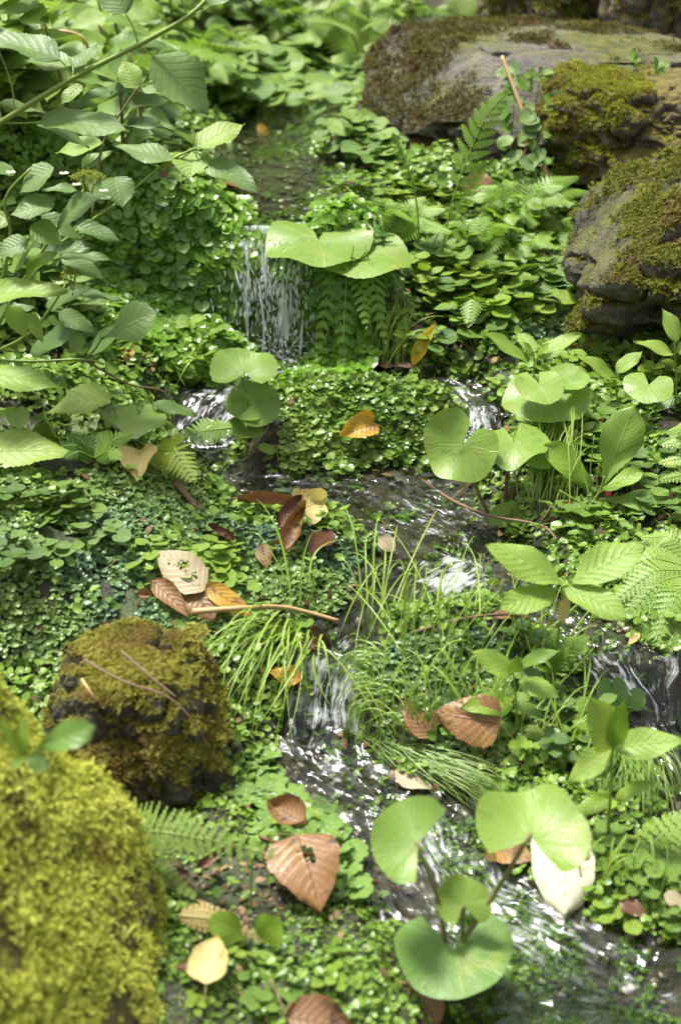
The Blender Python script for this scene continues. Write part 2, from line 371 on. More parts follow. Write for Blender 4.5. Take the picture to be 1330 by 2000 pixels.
M['stonewet'] = stonemat('dark_stone', (.085, .075, .06), (.07, .075, .012))
M['stonebrown'] = stonemat('brown_stone', (.12, .095, .075), (.12, .10, .02), .38, .55)
def soilmat():
    t = MT('soil_and_moss'); c3 = geo_pos(t)
    n1 = t.noise(16, 6, c3, .6); n2 = t.noise(70, 4, c3, .6)
    c = t.ramp(n1, [(.3, (.010, .008, .005)), (.55, (.028, .021, .013)), (.75, (.06, .044, .028))])
    c = t.mix(t.ramp(t.noise(8, 4, c3), [(.45, 0.0), (.62, .85)]), c, t.ramp(n2, [(.3, (.012, .03, .006)), (.7, (.05, .095, .014))]))
    bed = t.ramp(t.noise(38, 3, c3, .5), [(.25, (.006, .006, .003)), (.48, (.018, .018, .008)), (.6, (.045, .034, .016)), (.70, (.022, .045, .009)), (.85, (.08, .062, .038))])
    c = t.mix(t.attr('tone'), c, bed)
    return t.done(t.pbsdf(c, .6, .4, t.bump(t.math('ADD', n1, n2), .8, .01)))
M['soil'] = soilmat()
def watermat(name, fall=False):
    t = MT(name); uv = t.n('TexCoord').outputs['UV']
    if not fall:
        wv = t.n('TexNoise'); wv.inputs['Scale'].default_value = 9; wv.inputs['Detail'].default_value = 3; t.set(wv.inputs['Vector'], geo_pos(t))
        va = t.n('VectorMath', operation='SCALE'); t.set(va.inputs[0], wv.outputs['Color']); va.inputs['Scale'].default_value = .075
        vb = t.n('VectorMath', operation='ADD'); t.set(vb.inputs[0], uv); t.set(vb.inputs[1], va.outputs[0]); uv = vb.outputs[0]
    mp = t.n('Mapping'); t.set(mp.inputs[0], uv); mp.inputs['Scale'].default_value = (13, 90, 1)
    mp2 = t.n('Mapping'); t.set(mp2.inputs[0], uv); mp2.inputs['Scale'].default_value = (36, 230, 1)
    n1 = t.noise(1.0, 3, mp.outputs[0], .55, .8); n2 = t.noise(1.0, 2, mp2.outputs[0], .5, .5)
    h = t.math('ADD', n1, t.math('MULTIPLY', n2, .35))
    nb = t.bump(h, .8, .0040 if not fall else .006)
    fr = t.n('Fresnel'); fr.inputs['IOR'].default_value = 1.42 if not fall else 1.2; t.set(fr.inputs['Normal'], nb)
    gl = t.n('BsdfGlossy'); gl.inputs['Roughness'].default_value = .05; t.set(gl.inputs['Normal'], nb); gl.inputs['Color'].default_value = (1, 1, 1, 1)
    tr = t.n('BsdfTransparent'); tr.inputs['Color'].default_value = (.72, .76, .62, 1) if not fall else (.95, .97, .96, 1)
    body = t.mshader(t.math('MULTIPLY', fr.outputs[0], 1.15 if not fall else .5, True), tr.outputs[0], gl.outputs[0])
    mp3 = t.n('Mapping'); t.set(mp3.inputs[0], uv); mp3.inputs['Scale'].default_value = (15, 170, 1) if not fall else (17, 75, 1)
    n3 = t.noise(1.0, 4, mp3.outputs[0], .65, .6)
    fo = t.attr('tone')
    k = t.math('ADD', t.math('MULTIPLY', fo, .62), t.math('SUBTRACT', n3, .62))
    if not fall: k = t.math('ADD', k, t.math('MULTIPLY', t.math('SUBTRACT', t.noise(34, 3, geo_pos(t), .6), .52), .9))
    k = t.ramp(k, [(.17, 0.0), (.40, .72)] if not fall else [(.19, 0.0), (.36, .88)])
    df = t.n('BsdfDiffuse'); df.inputs['Color'].default_value = (.80, .84, .86, 1); t.set(df.inputs['Normal'], nb)
    tl = t.n('BsdfTranslucent'); tl.inputs['Color'].default_value = (.80, .84, .86, 1)
    foam = t.mshader(.4, df.outputs[0], tl.outputs[0])  # white of aerated water; in the stream it also paints in sky glints
    return t.done(t.mshader(k, body, foam))
M['water'] = watermat('stream_water')
M['fall'] = watermat('falling_water', True)
def dropmat():
    t = MT('water_drop'); g = t.n('BsdfPrincipled'); g.inputs['Base Color'].default_value = (.9, .95, .95, 1); g.inputs['Roughness'].default_value = .05; g.inputs['Specular IOR Level'].default_value = .8
    tr = t.n('BsdfTransparent'); return t.done(t.mshader(.45, tr.outputs[0], g.outputs[0]))
M['drop'] = dropmat()

# ------------------------------------------------------------------ shape generators
SHAPES = {
    'ovate': ([0, .05, .18, .38, .6, .8, .92, 1], [.04, .40, .85, 1, .86, .50, .20, 0]),
    'elliptic': ([0, .08, .25, .5, .72, .9, 1], [.04, .34, .80, 1, .80, .40, 0]),
    'obovate': ([0, .12, .28, .48, .68, .88, 1], [.07, .10, .34, .84, 1, .70, 0]),
    'lance': ([0, .08, .3, .55, .8, 1], [.05, .45, 1, .85, .42, 0]),
    'strap': ([0, .1, .35, .65, .88, 1], [.3, .7, 1, .95, .55, 0]),
    'cordate': ([0, .03, .14, .32, .55, .78, .92, 1], [.35, .75, .98, 1, .82, .46, .18, 0]),
}
def smooth_profile(t, key):
    a, b = SHAPES[key]; tt = np.linspace(0, 1, 241); y = np.interp(tt, a, b)
    k = np.hanning(31); k /= k.sum(); yy = np.convolve(np.pad(y, 15, 'edge'), k, 'valid'); yy[0] = b[0]; yy[-1] = 0.012
    yy[-8:] = np.interp(tt[-8:], [tt[-8], 1], [yy[-8], .012])
    return np.interp(t, tt, yy)
def quad_grid(nu, nv):
    i = np.arange(nu - 1)[:, None] * nv + np.arange(nv - 1)[None]; i = i.ravel()
    return np.stack([i, i + nv, i + nv + 1, i + 1], 1)
def blade(kind, wr, nu=22, nv=9, fold=.12, droop=.35, wave=.03, serr=0.0, teeth=0, quilt=.006, nveins=8, seed=0, twist=0.0, curl=0.0, bites=()):
    """unit leaf: base at origin, midrib along +y, surface normal +z"""
    r = np.random.default_rng(seed + 99)
    t = np.linspace(0, 1, nu); s = np.linspace(-1, 1, nv); T, S = np.meshgrid(t, s, indexing='ij')
    wd = smooth_profile(t, kind) * wr * .5
    k = 1.0
    if teeth: k = 1 + serr * (((t * teeth) % 1.0) - .5) * (np.abs(S.T) ** 3).T.max(axis=1)
    X = S * (wd * k)[:, None]
    lat = T - .28 * np.abs(S)
    z = fold * np.abs(X) + quilt * np.cos(2 * np.pi * lat * nveins) * (1 - np.abs(S)**4) * np.minimum(1, wd[:, None] / (wr * .3 + 1e-6)) + wave * np.sin(T * 9 + r.random() * 6) * S * np.abs(S) + wave * .8 * np.sin(T * 5.5 + r.random() * 6) * S * S
    if curl: z = z + curl * S * S * wr * .5; X = X * (1 - .35 * abs(curl) * S * S)
    ang = droop * (T - .12) * 1.2; c = np.cumsum(np.cos(ang), 0) / nu; sn = np.cumsum(-np.sin(ang), 0) / nu
    y0, z0 = c - c[0], sn - sn[0]
    Y = y0 + z * np.sin(ang); Z = z0 + z * np.cos(ang)
    if twist: a = twist * T; X, Z = X * np.cos(a) - Z * 0 * 1, Z + X * np.sin(a)
    V = np.stack([X, Y, Z], -1).reshape(-1, 3); U = np.stack([T, .5 + .5 * S], -1).reshape(-1, 2)
    F = quad_grid(nu, nv)
    if bites:
        cu = U[F].mean(1); keep = np.ones(len(F), bool)
        for (bu, bv, br) in bites: keep &= np.hypot(cu[:, 0] - bu, (cu[:, 1] - bv) * wr) > br * (1 + .3 * np.sin(cu[:, 0] * 90))
        F = F[keep]
    return V, F, U
def disc(nr=6, nph=40, sinus=24, depth=.12, elong=1.0, cup=.12, wave=.06, nw=3, teeth=0, serr=.03, lobes=0, lobe=0.0, seed=0, tip=.07, fold=.10):
    """unit round or kidney leaf: stalk joins at the origin, tip along +y"""
    r = np.random.default_rng(seed + 5)
    ph = np.linspace(-R(180 - sinus), R(180 - sinus), nph); rr = np.linspace(0.02, 1, nr)
    Ro = (1 - .10 * (np.abs(ph) / np.pi)**2) * np.where(np.abs(ph) < R(60), 1 + (elong - 1) * np.cos(ph * 1.5).clip(0), 1)
    Ro = Ro * (1 - depth * sst(np.abs(ph), R(150 - sinus), R(180 - sinus)))
    if teeth: Ro = Ro * (1 + serr * (np.abs(((ph / (2 * np.pi) * teeth) % 1) - .5) * 2 - .5))
    if lobes: Ro = Ro * (1 - lobe * np.abs(np.cos(ph * lobes / 2))**6)
    Ro = Ro * (1 + .05 * np.sin(ph * 2 + r.random() * 6) + .025 * np.sin(ph * 5 + r.random() * 6) + tip * np.exp(-(ph / .32)**2))
    RR, PH = np.meshgrid(rr, ph, indexing='ij'); D = RR * Ro[None]
    X = D * np.sin(PH); Y = D * np.cos(PH)
    Z = fold * np.abs(X) * D + cup * D**2 - cup * .5 * D + wave * np.sin(PH * nw + r.random() * 6) * D**2 + wave * .5 * np.sin(PH * (nw + 2) + r.random() * 6) * D**3 + .004 * np.cos(PH * 11) * D
    return np.stack([X, Y, Z], -1).reshape(-1, 3), quad_grid(nr, nph), np.stack([RR, PH / (2 * np.pi) + .5], -1).reshape(-1, 2)
def orient(V, b, y, n, s, sx=None):
    y = nrm(y); n = np.asarray(n, float); n = nrm(n - y * (n @ y)); x = np.cross(y, n)
    return np.asarray(b) + s * (V[:, 0:1] * x * (sx or 1) + V[:, 1:2] * y + V[:, 2:3] * n)
def tube(mb, pts, r0, r1=None, sides=6, smooth=4, tone=.5, mi=0, knots=0.0):
    pts = np.asarray(pts, float); r1 = r0 if r1 is None else r1
    if len(pts) > 2 and smooth > 1:
        q = []
        for i in range(len(pts) - 1):
            p0, p1, p2, p3 = pts[max(i - 1, 0)], pts[i], pts[i + 1], pts[min(i + 2, len(pts) - 1)]
            for k in range(smooth):
                t = k / smooth; q.append(.5 * (2 * p1 + (p2 - p0) * t + (2 * p0 - 5 * p1 + 4 * p2 - p3) * t**2 + (3 * p1 - p0 - 3 * p2 + p3) * t**3))
        q.append(pts[-1]); pts = np.array(q)
    n = len(pts); tg = nrm(np.gradient(pts, axis=0)); ref = np.array([.3, .2, .93]) if abs(tg[n // 2][2]) < .9 else np.array([1., .1, 0])
    ex = nrm(np.cross(tg, ref)); ey = np.cross(tg, ex); rad = np.linspace(r0, r1, n)
    if knots: rad = rad * (1 + knots * vn(np.arange(n) * .9, 3.3, 0, 8))
    a = np.linspace(0, 2 * np.pi, sides, endpoint=False)
    V = pts[:, None] + rad[:, None, None] * (np.cos(a)[None, :, None] * ex[:, None] + np.sin(a)[None, :, None] * ey[:, None])
    i = (np.arange(n - 1)[:, None] * sides + np.arange(sides)[None]).ravel(); j = (np.arange(n - 1)[:, None] * sides + (np.arange(sides)[None] + 1) % sides).ravel()
    U = np.stack([np.repeat(np.linspace(0, 1, n), sides), np.tile(np.arange(sides) / sides, n)], 1)
    mb.add(V.reshape(-1, 3), [np.stack([i, j, j + sides, i + sides], 1), np.arange(sides)[None, ::-1], (np.arange(sides) + (n - 1) * sides)[None]], U, tone, mi)
def arc(a, b, lift=.15, side=0.0):
    a, b = np.asarray(a, float), np.asarray(b, float); L = np.linalg.norm(b - a); m = (a + b) / 2 + np.array([side * L, 0, lift * L]); return [a, m, b]
def frond(mb, pts, n=(0, 0, 1), npin=18, width=.35, lobes=9, w_prof=None, tone=None, stalk=.12, sweep=.35, mi=0, mis=1, rad=.0014, droop=.12, gapk=.92):
    """fern frond along a curve: paired pinnae, each deeply toothed"""
    pts = np.asarray(pts, float); q = []
    m = len(pts)
    tt = np.linspace(0, 1, 60); C = np.stack([np.interp(tt, np.linspace(0, 1, m), pts[:, k]) for k in range(3)], 1)
    k = np.hanning(17); k /= k.sum(); C2 = np.stack([np.convolve(np.pad(C[:, j], 8, 'reflect', reflect_type='odd'), k, 'valid') for j in range(3)], 1); C = C2
    L = np.linalg.norm(np.diff(C, axis=0), axis=1).sum(); T = nrm(np.gradient(C, axis=0))
    tube(mb, C[::4], rad, rad * .4, 5, 1, .4, mis)
    sp = L * (1 - stalk) / npin
    for i in range(npin + 1):
        u = stalk + (1 - stalk) * (i / npin); j = min(int(u * 59), 58); fr = u * 59 - j
        b = C[j] * (1 - fr) + C[j + 1] * fr; y = T[j]; nn = np.asarray(n, float); nn = nrm(nn - y * (nn @ y)); x = np.cross(y, nn)
        v = i / npin
        wd = (w_prof(v) if w_prof else (min(1, .45 + 2.2 * v) * (1 - v)**.75 + .03)) * width * L * rnd.uniform(.92, 1.06)
        for sgn in (-1, 1):
            a = nrm(sgn * x + sweep * (1 + v) * y - droop * nn); nl = max(3, int(lobes * (.4 + .6 * wd / (width * L))))
            s = np.linspace(0, 1, nl + 1); mid = b + a * (s * wd)[:, None] - nn * (droop * wd * s**2)[:, None]
            c = nrm(np.cross(nn, a)); hw = sp * .55 * gapk * np.where(s < .15, .8, 1) * (1 - s**2.2) + sp * .03
            V, F = list(mid), []
            for e in (-1, 1):
                for h in range(nl):
                    tip = (mid[h] * .45 + mid[h + 1] * .55) + e * c * hw[h] + a * wd / nl * .45 + nn * .0008
                    t1 = mid[h] * .8 + mid[h + 1] * .2 + e * c * hw[h] * .80 + a * wd / nl * .05
                    V += [t1, tip]; k0 = len(V) - 2
                    F.append((h, k0, k0 + 1, h + 1) if e > 0 else (h + 1, k0 + 1, k0, h))
            mb.add(V, np.array(F), None, rnd.random() * .3 + .35 if tone is None else tone, mi)
def grassblade(mb, pts, w, tone=.5, mi=0, n=12):
    pts = np.asarray(pts, float); q = []; m = len(pts); t = np.linspace(0, 1, n)
    if m == 3: C = (1 - t)[:, None]**2 * pts[0] + (2 * t * (1 - t))[:, None] * pts[1] + (t**2)[:, None] * pts[2]
    else: C = (1 - t)[:, None]**3 * pts[0] + (3 * t * (1 - t)**2)[:, None] * pts[1] + (3 * t**2 * (1 - t))[:, None] * pts[2] + (t**3)[:, None] * pts[3]
    T = nrm(np.gradient(C, axis=0)); x = nrm(np.cross(T, np.array([.1, -.5, .9]))); nn = np.cross(x, T)
    wd = (w * .5 * np.minimum(1, .6 + t * 2) * (1 - t**2.5) + w * .03)[:, None]
    V = np.stack([C - x * wd + nn * wd * .3, C, C + x * wd + nn * wd * .3], 1).reshape(-1, 3)
    mb.add(V, quad_grid(n, 3), np.stack([np.repeat(t, 3), np.tile([0, .5, 1], n)], 1), tone, mi)

# ------------------------------------------------------------------ ground sheet
gx = np.concatenate([-1.42 - .03 * (1.22 ** np.arange(24)[::-1] - 1) / .22 - .03, np.arange(-1.42, 1.4201, .011), 1.45 + .03 * (1.22 ** np.arange(24) - 1) / .22])
gy = np.concatenate([np.arange(-.6, .8, .1), np.arange(.8, 3.6, .010), 3.6 + .012 * (1.05 ** np.arange(1, 84) - 1) / .05])
GX, GY = np.meshgrid(gx, gy, indexing='ij')
GZ = ground(GX, GY); GD = chan(GX, GY)
gm = MB(); gm.add(np.stack([GX, GY, GZ], -1).reshape(-1, 3), quad_grid(len(gx), len(gy)), None, (1 - sst(GD, -.02, .02)).ravel())
tag(gm.obj('ground', M['soil']), kind='structure')

# ------------------------------------------------------------------ stream water
wx = np.arange(-.62, 1.05, .0045); wy = np.concatenate([np.arange(.72, 2.9, .0040), np.arange(2.9, 4.6, .009)])
WX, WY = np.meshgrid(wx, wy, indexing='ij'); D, FU, FV = chan(WX, WY, True)
e = .012
sl = np.hypot((B(WX + e, WY) - B(WX - e, WY)) / (2 * e), (B(WX, WY + e) - B(WX, WY - e)) / (2 * e))
fast = np.clip(sl / .9, 0, 1); broad = np.clip((sl - .05) * 1.6, 0, 1)
FOAM_GLINT = np.clip(.02 + .36 * sst(sl, .2, 1.1), 0, 1)
for (px, py, rpx, am) in [(640, 1500, 90, .20), (720, 1570, 90, .20), (840, 1650, 110, .20), (930, 1760, 130, .15), (1060, 1870, 160, .14), (1220, 1930, 160, .15), (900, 1960, 140, .08), (850, 1040, 110, .24), (900, 1000, 70, .20), (780, 1180, 80, .24), (700, 1010, 60, .2), (1290, 1420, 90, .06), (550, 690, 95, .55), (420, 800, 75, .38), (915, 820, 60, .38), (905, 1120, 50, .5), (860, 1140, 50, .3), (640, 1350, 75, .20), (690, 1250, 40, .25), (620, 1450, 60, .12), (980, 1760, 110, .15), (820, 1650, 80, .2), (1100, 1880, 170, .08),
                          (1060, 1130, 45, .35), (1215, 1300, 70, .08), (1250, 1200, 60, .1), (760, 1010, 80, .10), (860, 920, 80, .12), (600, 405, 45, .3), (480, 950, 110, -.2)]:
    c = cast(B, px, py); rr = rpx * pxs(c[1], c[2])
    FOAM_GLINT = FOAM_GLINT + am * np.exp(-((WX - c[0])**2 + ((WY - c[1]) * .62)**2) / rr**2)  # spots of real froth, plus sky reflections and glints painted as white streaks
rip = .0024 * vn(FU * 22, FV * 70, 0, 31) + .0012 * vn(FU * 55, FV * 150, 0, 32) + (.007 * vn(FU * 18, FV * 55, 0, 33) + .0045 * vn(FU * 40, FV * 120, 0, 34)) * np.clip(broad + .25 * (WY < 1.62), 0, 1)
WZ = B(WX, WY) + rip - .003
keep = D < .05
ok = (keep[:-1, :-1] & keep[1:, 1:] & keep[1:, :-1] & keep[:-1, 1:]).ravel()
wm = MB(); wm.add(np.stack([WX, WY, WZ], -1).reshape(-1, 3), quad_grid(len(wx), len(wy))[ok], np.stack([FU, FV], -1).reshape(-1, 2), np.clip(FOAM_GLINT, 0, 1.3).ravel())
wobj = wm.obj('stream_water', M['water']); tag(wobj, kind='structure')

def curtain(name, topL, topR, botL, botR, Yt, Yb, foam, nstr=1, bulge=.03, seed=0):
    mb = MB(); nu, nv = 190, 48
    for layer in range(2):
        a, b, c, d = P(*topL, Yt), P(*topR, Yt), P(*botL, Yb), P(*botR, Yb)
        s, t = np.meshgrid(np.linspace(0, 1, nu), np.linspace(0, 1, nv), indexing='ij')
        top = a + (b - a) * s[..., None]; bot = c + (d - c) * s[..., None]
        lip = vn(s * 9, .5, 0, seed + 3)[..., None]
        p = top + (bot - top) * t[..., None]
        drop = t**1.7
        p[..., 2] = top[..., 2] + (bot[..., 2] - top[..., 2]) * drop - .012 * lip[..., 0] * (1 - t)
        p[..., 1] = top[..., 1] + (bot[..., 1] - top[..., 1]) * t**.62 - bulge * np.sin(t * np.pi) * .3 + .012 * vn(s * 26, t * 3, layer, seed) + .006 * vn(s * 70, t * 5, layer, seed + 1) + layer * .018
        p[..., 0] += .010 * vn(s * 14, t * 2.5, layer, seed + 2)
        edge = np.clip(np.minimum(s, 1 - s) * 6 + .7 * vn(t * 5 + s * 3, layer, s * 4, seed + 21) - .05, -.4, 1)
        f = foam * (.35 + .65 * t**.6) * edge * (.55 + .75 * vn(s * 9, t * 2.6, 5 + layer, seed + 9))
        U = np.stack([t * .22, s * np.linalg.norm(b - a) + layer * .37], -1)
        gap = .7 * vn(s * 13, t * 2.6, layer * 3.1, seed + 31) + .8 * vn(s * 34, t * 3.5, layer, seed + 32) + .25 * (1 - t) - .1   # separate strands with gaps between
        q = quad_grid(nu, nv); q = q[(gap.ravel()[q].mean(1) > -.02)]
        f = f * sst(gap, -.05, .45) * 1.3
        mb.add(p.reshape(-1, 3), q[:, ::-1], U.reshape(-1, 2), f.ravel())
    o = mb.obj(name, M['fall']); tag(o, kind='structure')
curtain('waterfall', (440, 438), (650, 440), (468, 698), (622, 700), 2.71, 2.60, 1.0, seed=1)
# falling and splashing drops
def drops(n, cpx, spread, Yc, sy, size, stretch, seed):
    r = np.random.default_rng(seed); ico = bpy.data.meshes
    ph = np.linspace(0, np.pi, 5); th = np.linspace(0, 2 * np.pi, 6)[:-1]
    V = np.array([[math.sin(a) * math.cos(b), math.sin(a) * math.sin(b), math.cos(a)] for a in ph for b in th]); k = 5
    i = (np.arange(4)[:, None] * k + np.arange(k)).ravel(); j = (np.arange(4)[:, None] * k + (np.arange(k) + 1) % k).ravel()
    F = np.stack([i, i + k, j + k, j], 1)
    V = V * np.array([.5, .5, .5 * stretch])
    pos = np.array([P(cpx[0] + r.normal() * spread[0], cpx[1] + np.clip(r.normal(), -1.3, 1.7) * spread[1], Yc + r.normal() * sy) for _ in range(n)])
    ez = nrm(np.array([0, -.25, 1]) + r.normal(size=(n, 3)) * .15); ex, ey, ez = frames(ez)
    return (V, F, np.zeros((len(V), 2))), pos, ex, ey, ez, size * r.uniform(.5, 1.3, n)
dm = MB()
dm.scatter(*drops(800, (540, 570), (46, 72), 2.62, .02, .0027, 5, 1)); dm.scatter(*drops(200, (545, 680), (50, 20), 2.585, .02, .0026, 1.5, 2))
dm.scatter(*drops(60, (915, 1105), (40, 16), 2.02, .02, .004, 1.5, 3))
tag(dm.obj('falling_drops', M['drop']), kind='stuff')

# ------------------------------------------------------------------ boulders with moss
def ico(sub):
    t = (1 + 5**.5) / 2
    V = [(-1, t, 0), (1, t, 0), (-1, -t, 0), (1, -t, 0), (0, -1, t), (0, 1, t), (0, -1, -t), (0, 1, -t), (t, 0, -1), (t, 0, 1), (-t, 0, -1), (-t, 0, 1)]
    F = [(0, 11, 5), (0, 5, 1), (0, 1, 7), (0, 7, 10), (0, 10, 11), (1, 5, 9), (5, 11, 4), (11, 10, 2), (10, 7, 6), (7, 1, 8), (3, 9, 4), (3, 4, 2), (3, 2, 6), (3, 6, 8), (3, 8, 9), (4, 9, 5), (2, 4, 11), (6, 2, 10), (8, 6, 7), (9, 8, 1)]
    V = nrm(np.array(V, float)); F = np.array(F)
    for _ in range(sub):
        E = np.sort(np.concatenate([F[:, [0, 1]], F[:, [1, 2]], F[:, [2, 0]]]), 1); Eu, inv = np.unique(E, axis=0, return_inverse=True); inv = inv.ravel()
        n = len(V); m = len(F); V = np.concatenate([V, nrm(V[Eu[:, 0]] + V[Eu[:, 1]])]); a, b, c = inv[:m] + n, inv[m:2 * m] + n, inv[2 * m:] + n
        F = np.concatenate([np.stack([F[:, 0], a, c], 1), np.stack([F[:, 1], b, a], 1), np.stack([F[:, 2], c, b], 1), np.stack([a, b, c], 1)])
    return V, F
ICO = ico(6)
def star(n, up, ln, wd, seed):
    r = np.random.default_rng(seed); V, F, U = [], [], []
    for i in range(n):
        a = 2 * np.pi * (i + r.random() * .6) / n; d = np.array([math.cos(a), math.sin(a), 0]); q = np.array([-d[1], d[0], 0]); l = ln * r.uniform(.7, 1.15); h = up * r.uniform(.7, 1.3)
        b = len(V); V += [q * wd * .4, d * l * .5 + q * wd + np.array([0, 0, h * .75]), d * l + np.array([0, 0, h * .8]), d * l * .5 - q * wd + np.array([0, 0, h * .75])]; F.append((b, b + 1, b + 2, b + 3)); U += [(0, .5), (.5, 1), (1, .5), (.5, 0)]
    return np.array(V), np.array(F), np.array(U)
STARS = [star(6, .8, 1, .17, 1), star(7, 1.4, .9, .14, 2), star(5, .5, 1.15, .2, 3)]
def sprig(seed):
    r = np.random.default_rng(seed); V, F, U = [], [], []
    for i in range(9):
        t = i / 8; y = t; c = np.array([0, y, .35 * math.sin(t * 2.2)])
        for s in (-1, 1):
            l = .34 * (1 - t * .75) * r.uniform(.8, 1.2); d = np.array([s * .9, .55, .25 + .2 * r.random()]); b = len(V)
            V += [c, c + d * l * .5 + np.array([0, .05, 0]), c + d * l, c + d * l * .5 - np.array([0, .05, 0])]; F.append((b, b + 1, b + 2, b + 3)); U += [(0, .5)] * 4
    return np.array(V), np.array(F), np.array(U)
SPRIGS = [sprig(1), sprig(2)]
def rock(name, label, box, Y, ry, seed, mat, rough=.10, pw=3.0, cuts=(), rotz=0.0, moss=None, mossn=6000, msize=.008, mthr=.25, mcov=0.0, tilt=(0, 0), freq=2.2, mossf=None, dents=(), shear=0.0):
    x0, y0, x1, y1 = box
    c = P((x0 + x1) / 2, (y0 + y1) / 2, Y); k = pxs(Y, c[2]); rx = (x1 - x0) / 2 * k; rz = (y1 - y0) / 2 * k
    V = ICO[0].copy(); V = V / (np.abs(V)**pw).sum(1, keepdims=True)**(1 / pw)
    n1 = fbm(V[:, 0] * freq + seed, V[:, 1] * freq, V[:, 2] * freq, seed, 6); V = V * (1 + rough * n1)[:, None]
    rdg = 1 - np.abs(vn(V[:, 0] * freq * 1.7, V[:, 1] * freq * 1.7, V[:, 2] * freq * 1.7 + seed, seed + 50)); V = V * (1 - rough * .9 * rdg**6)[:, None]
    for (nx, ny, nz, d) in cuts:
        nn = nrm(np.array([nx, ny, nz])); e = V @ nn - d; V = V - nn * (np.maximum(e, 0) * .88)[:, None]
    for (dx, dy, dz, rad, dep) in dents:
        g = np.exp(-((V - np.array([dx, dy, dz]))**2).sum(1) / rad**2); V = V - nrm(V) * (g * dep)[:, None]
    V = V * np.array([rx, ry, rz]); V[:, 0] -= V[:, 2] * shear; ca, sa = math.cos(rotz), math.sin(rotz)
    V = np.stack([V[:, 0] * ca - V[:, 1] * sa, V[:, 0] * sa + V[:, 1] * ca, V[:, 2]], 1)
    V[:, 2] += V[:, 0] * tilt[0] + V[:, 1] * tilt[1]
    base = c - np.array([0, 0, rz]); W = V + c
    mb = MB(); mb.add(W, ICO[1], V[:, :2], .5)
    root = mb.obj(name, mat, None, base); tag(root, label, 'rock')
    if moss:
        A, Bv, Cv = W[ICO[1][:, 0]], W[ICO[1][:, 1]], W[ICO[1][:, 2]]; cr = np.cross(Bv - A, Cv - A); ar = np.linalg.norm(cr, axis=1) / 2; N = nrm(cr); ctr = (A + Bv + Cv) / 3
        score = N[:, 2] + .75 * fbm(ctr[:, 0] * 9, ctr[:, 1] * 9, ctr[:, 2] * 9, seed + 7, 3) + mcov
        if mossf is not None: score = score + mossf(ctr - c, N, rx, ry, rz)
        vis = (N * (np.array([0, 0, CH]) - ctr)).sum(1) > -.06
        pr = ar * np.clip((score - mthr) * 2.2, 0, 1) * (vis * .85 + .15); pr = pr * (base[2] + .01 < ctr[:, 2]); pr /= pr.sum()
        mm = MB()
        for q, T in enumerate(STARS + SPRIGS):
            nq = mossn // 5; f = rng.choice(len(pr), nq, p=pr); a, b = rng.random(nq), rng.random(nq); fl = a + b > 1; a[fl], b[fl] = 1 - a[fl], 1 - b[fl]
            p = A[f] + (Bv[f] - A[f]) * a[:, None] + (Cv[f] - A[f]) * b[:, None]; nn = nrm(N[f] + rng.normal(size=(nq, 3)) * .35 + np.array([0, 0, .25]))
            cl = .5 + .5 * fbm(p[:, 0] * 22, p[:, 1] * 22, p[:, 2] * 22, seed + 3, 2)
            ex, ey, ez = frames(nn); s = msize * rng.uniform(.6, 1.35, nq) * (.6 + .8 * cl)
            if q >= 3: s = s * 1.9
            mm.scatter(T, p + nn * (s * .5 * cl)[:, None], ex, ey, ez, s, np.clip(rng.random(nq) * .55 + .5 * cl - .05, 0, 1))
        o = mm.obj('moss', moss, root, base); o['kind'] = 'stuff'
    return root
rock('boulder', 'broad flat-topped grey boulder with mossy flanks beside the far pool', (703, 52, 1400, 372), 3.52, .36, 3, M['stone'], .13, 2.9, [(0, -.06, 1, .80), (-.85, -.3, .45, .84), (-.3, -.8, .5, .92)], .12, M['mossdark'], 15000, .0060, .55, -.2, (-.04, .05), 2.0,
     lambda q, n, rx, ry, rz: .9 * sst(-q[:, 0], .2 * rx, .8 * rx) + .35 * sst(q[:, 1], .1 * ry, .8 * ry) - .6 * np.exp(-((q[:, 0] + .12 * rx) / (.30 * rx))**2) * (n[:, 2] < .8) - .28 * (n[:, 2] > .55) * (q[:, 1] < .35 * ry) * (q[:, 0] > -.75 * rx), [(.35, -.9, .1, .3, .15), (-.2, -1, -.6, .4, .18)])
rock('boulder', 'boulder with a bright yellow-green moss cap, lying against the broad flat-topped boulder', (1055, 138, 1460, 365), 3.16, .24, 9, M['stonebrown'], .14, 2.6, [(0, -.1, 1, .86)], .05, M['mossgreen'], 11000, .0058, .45, .0, (-.02, 0), 2.4,
     lambda q, n, rx, ry, rz: .75 * sst(-q[:, 0], .2 * rx, .9 * rx) - .8 * np.exp(-((q[:, 0] - .2 * rx) / (.35 * rx))**2) * (n[:, 2] > .4))
rock('boulder', 'dark brown mossy boulder behind the broad flat-topped boulder, nearer its middle', (930, -120, 1160, 80), 4.5, .3, 14, M['stonebrown'], .10, 2.8, [], 0, M['mossbrown'], 5000, .011, .35, .1)
rock('boulder', 'brown mossy boulder in the far top right corner', (1130, -200, 1460, 100), 4.35, .3, 19, M['stonebrown'], .10, 2.8, [], 0, M['mossbrown'], 6000, .011, .35, .1)
rock('boulder', 'large moss-topped boulder with a dark cleft at the right edge', (1100, 330, 1540, 770), 2.66, .24, 23, M['stonewet'], .13, 2.5, [(-.55, -.35, .75, .88)], -.15, M['mossbrown'], 15000, .0058, .50, -.05, (.10, .0), 2.4,
     None, [(-.34, -.85, -.50, .34, .62), (-.28, -.95, -.05, .15, .36), (-.34, -.85, .3, .11, .24), (-.3, -.8, -.95, .5, .6)])
rock('stone', 'small dark wet stone at the right edge under the fern', (1282, 945, 1370, 1015), 2.18, .04, 31, M['stonewet'], .12, 2.6)
rock('stone', 'small grey bare stone in the liverwort below the hydrangea', (98, 893, 195, 990), 2.12, .05, 33, M['stone'], .14, 2.6, [], .4)
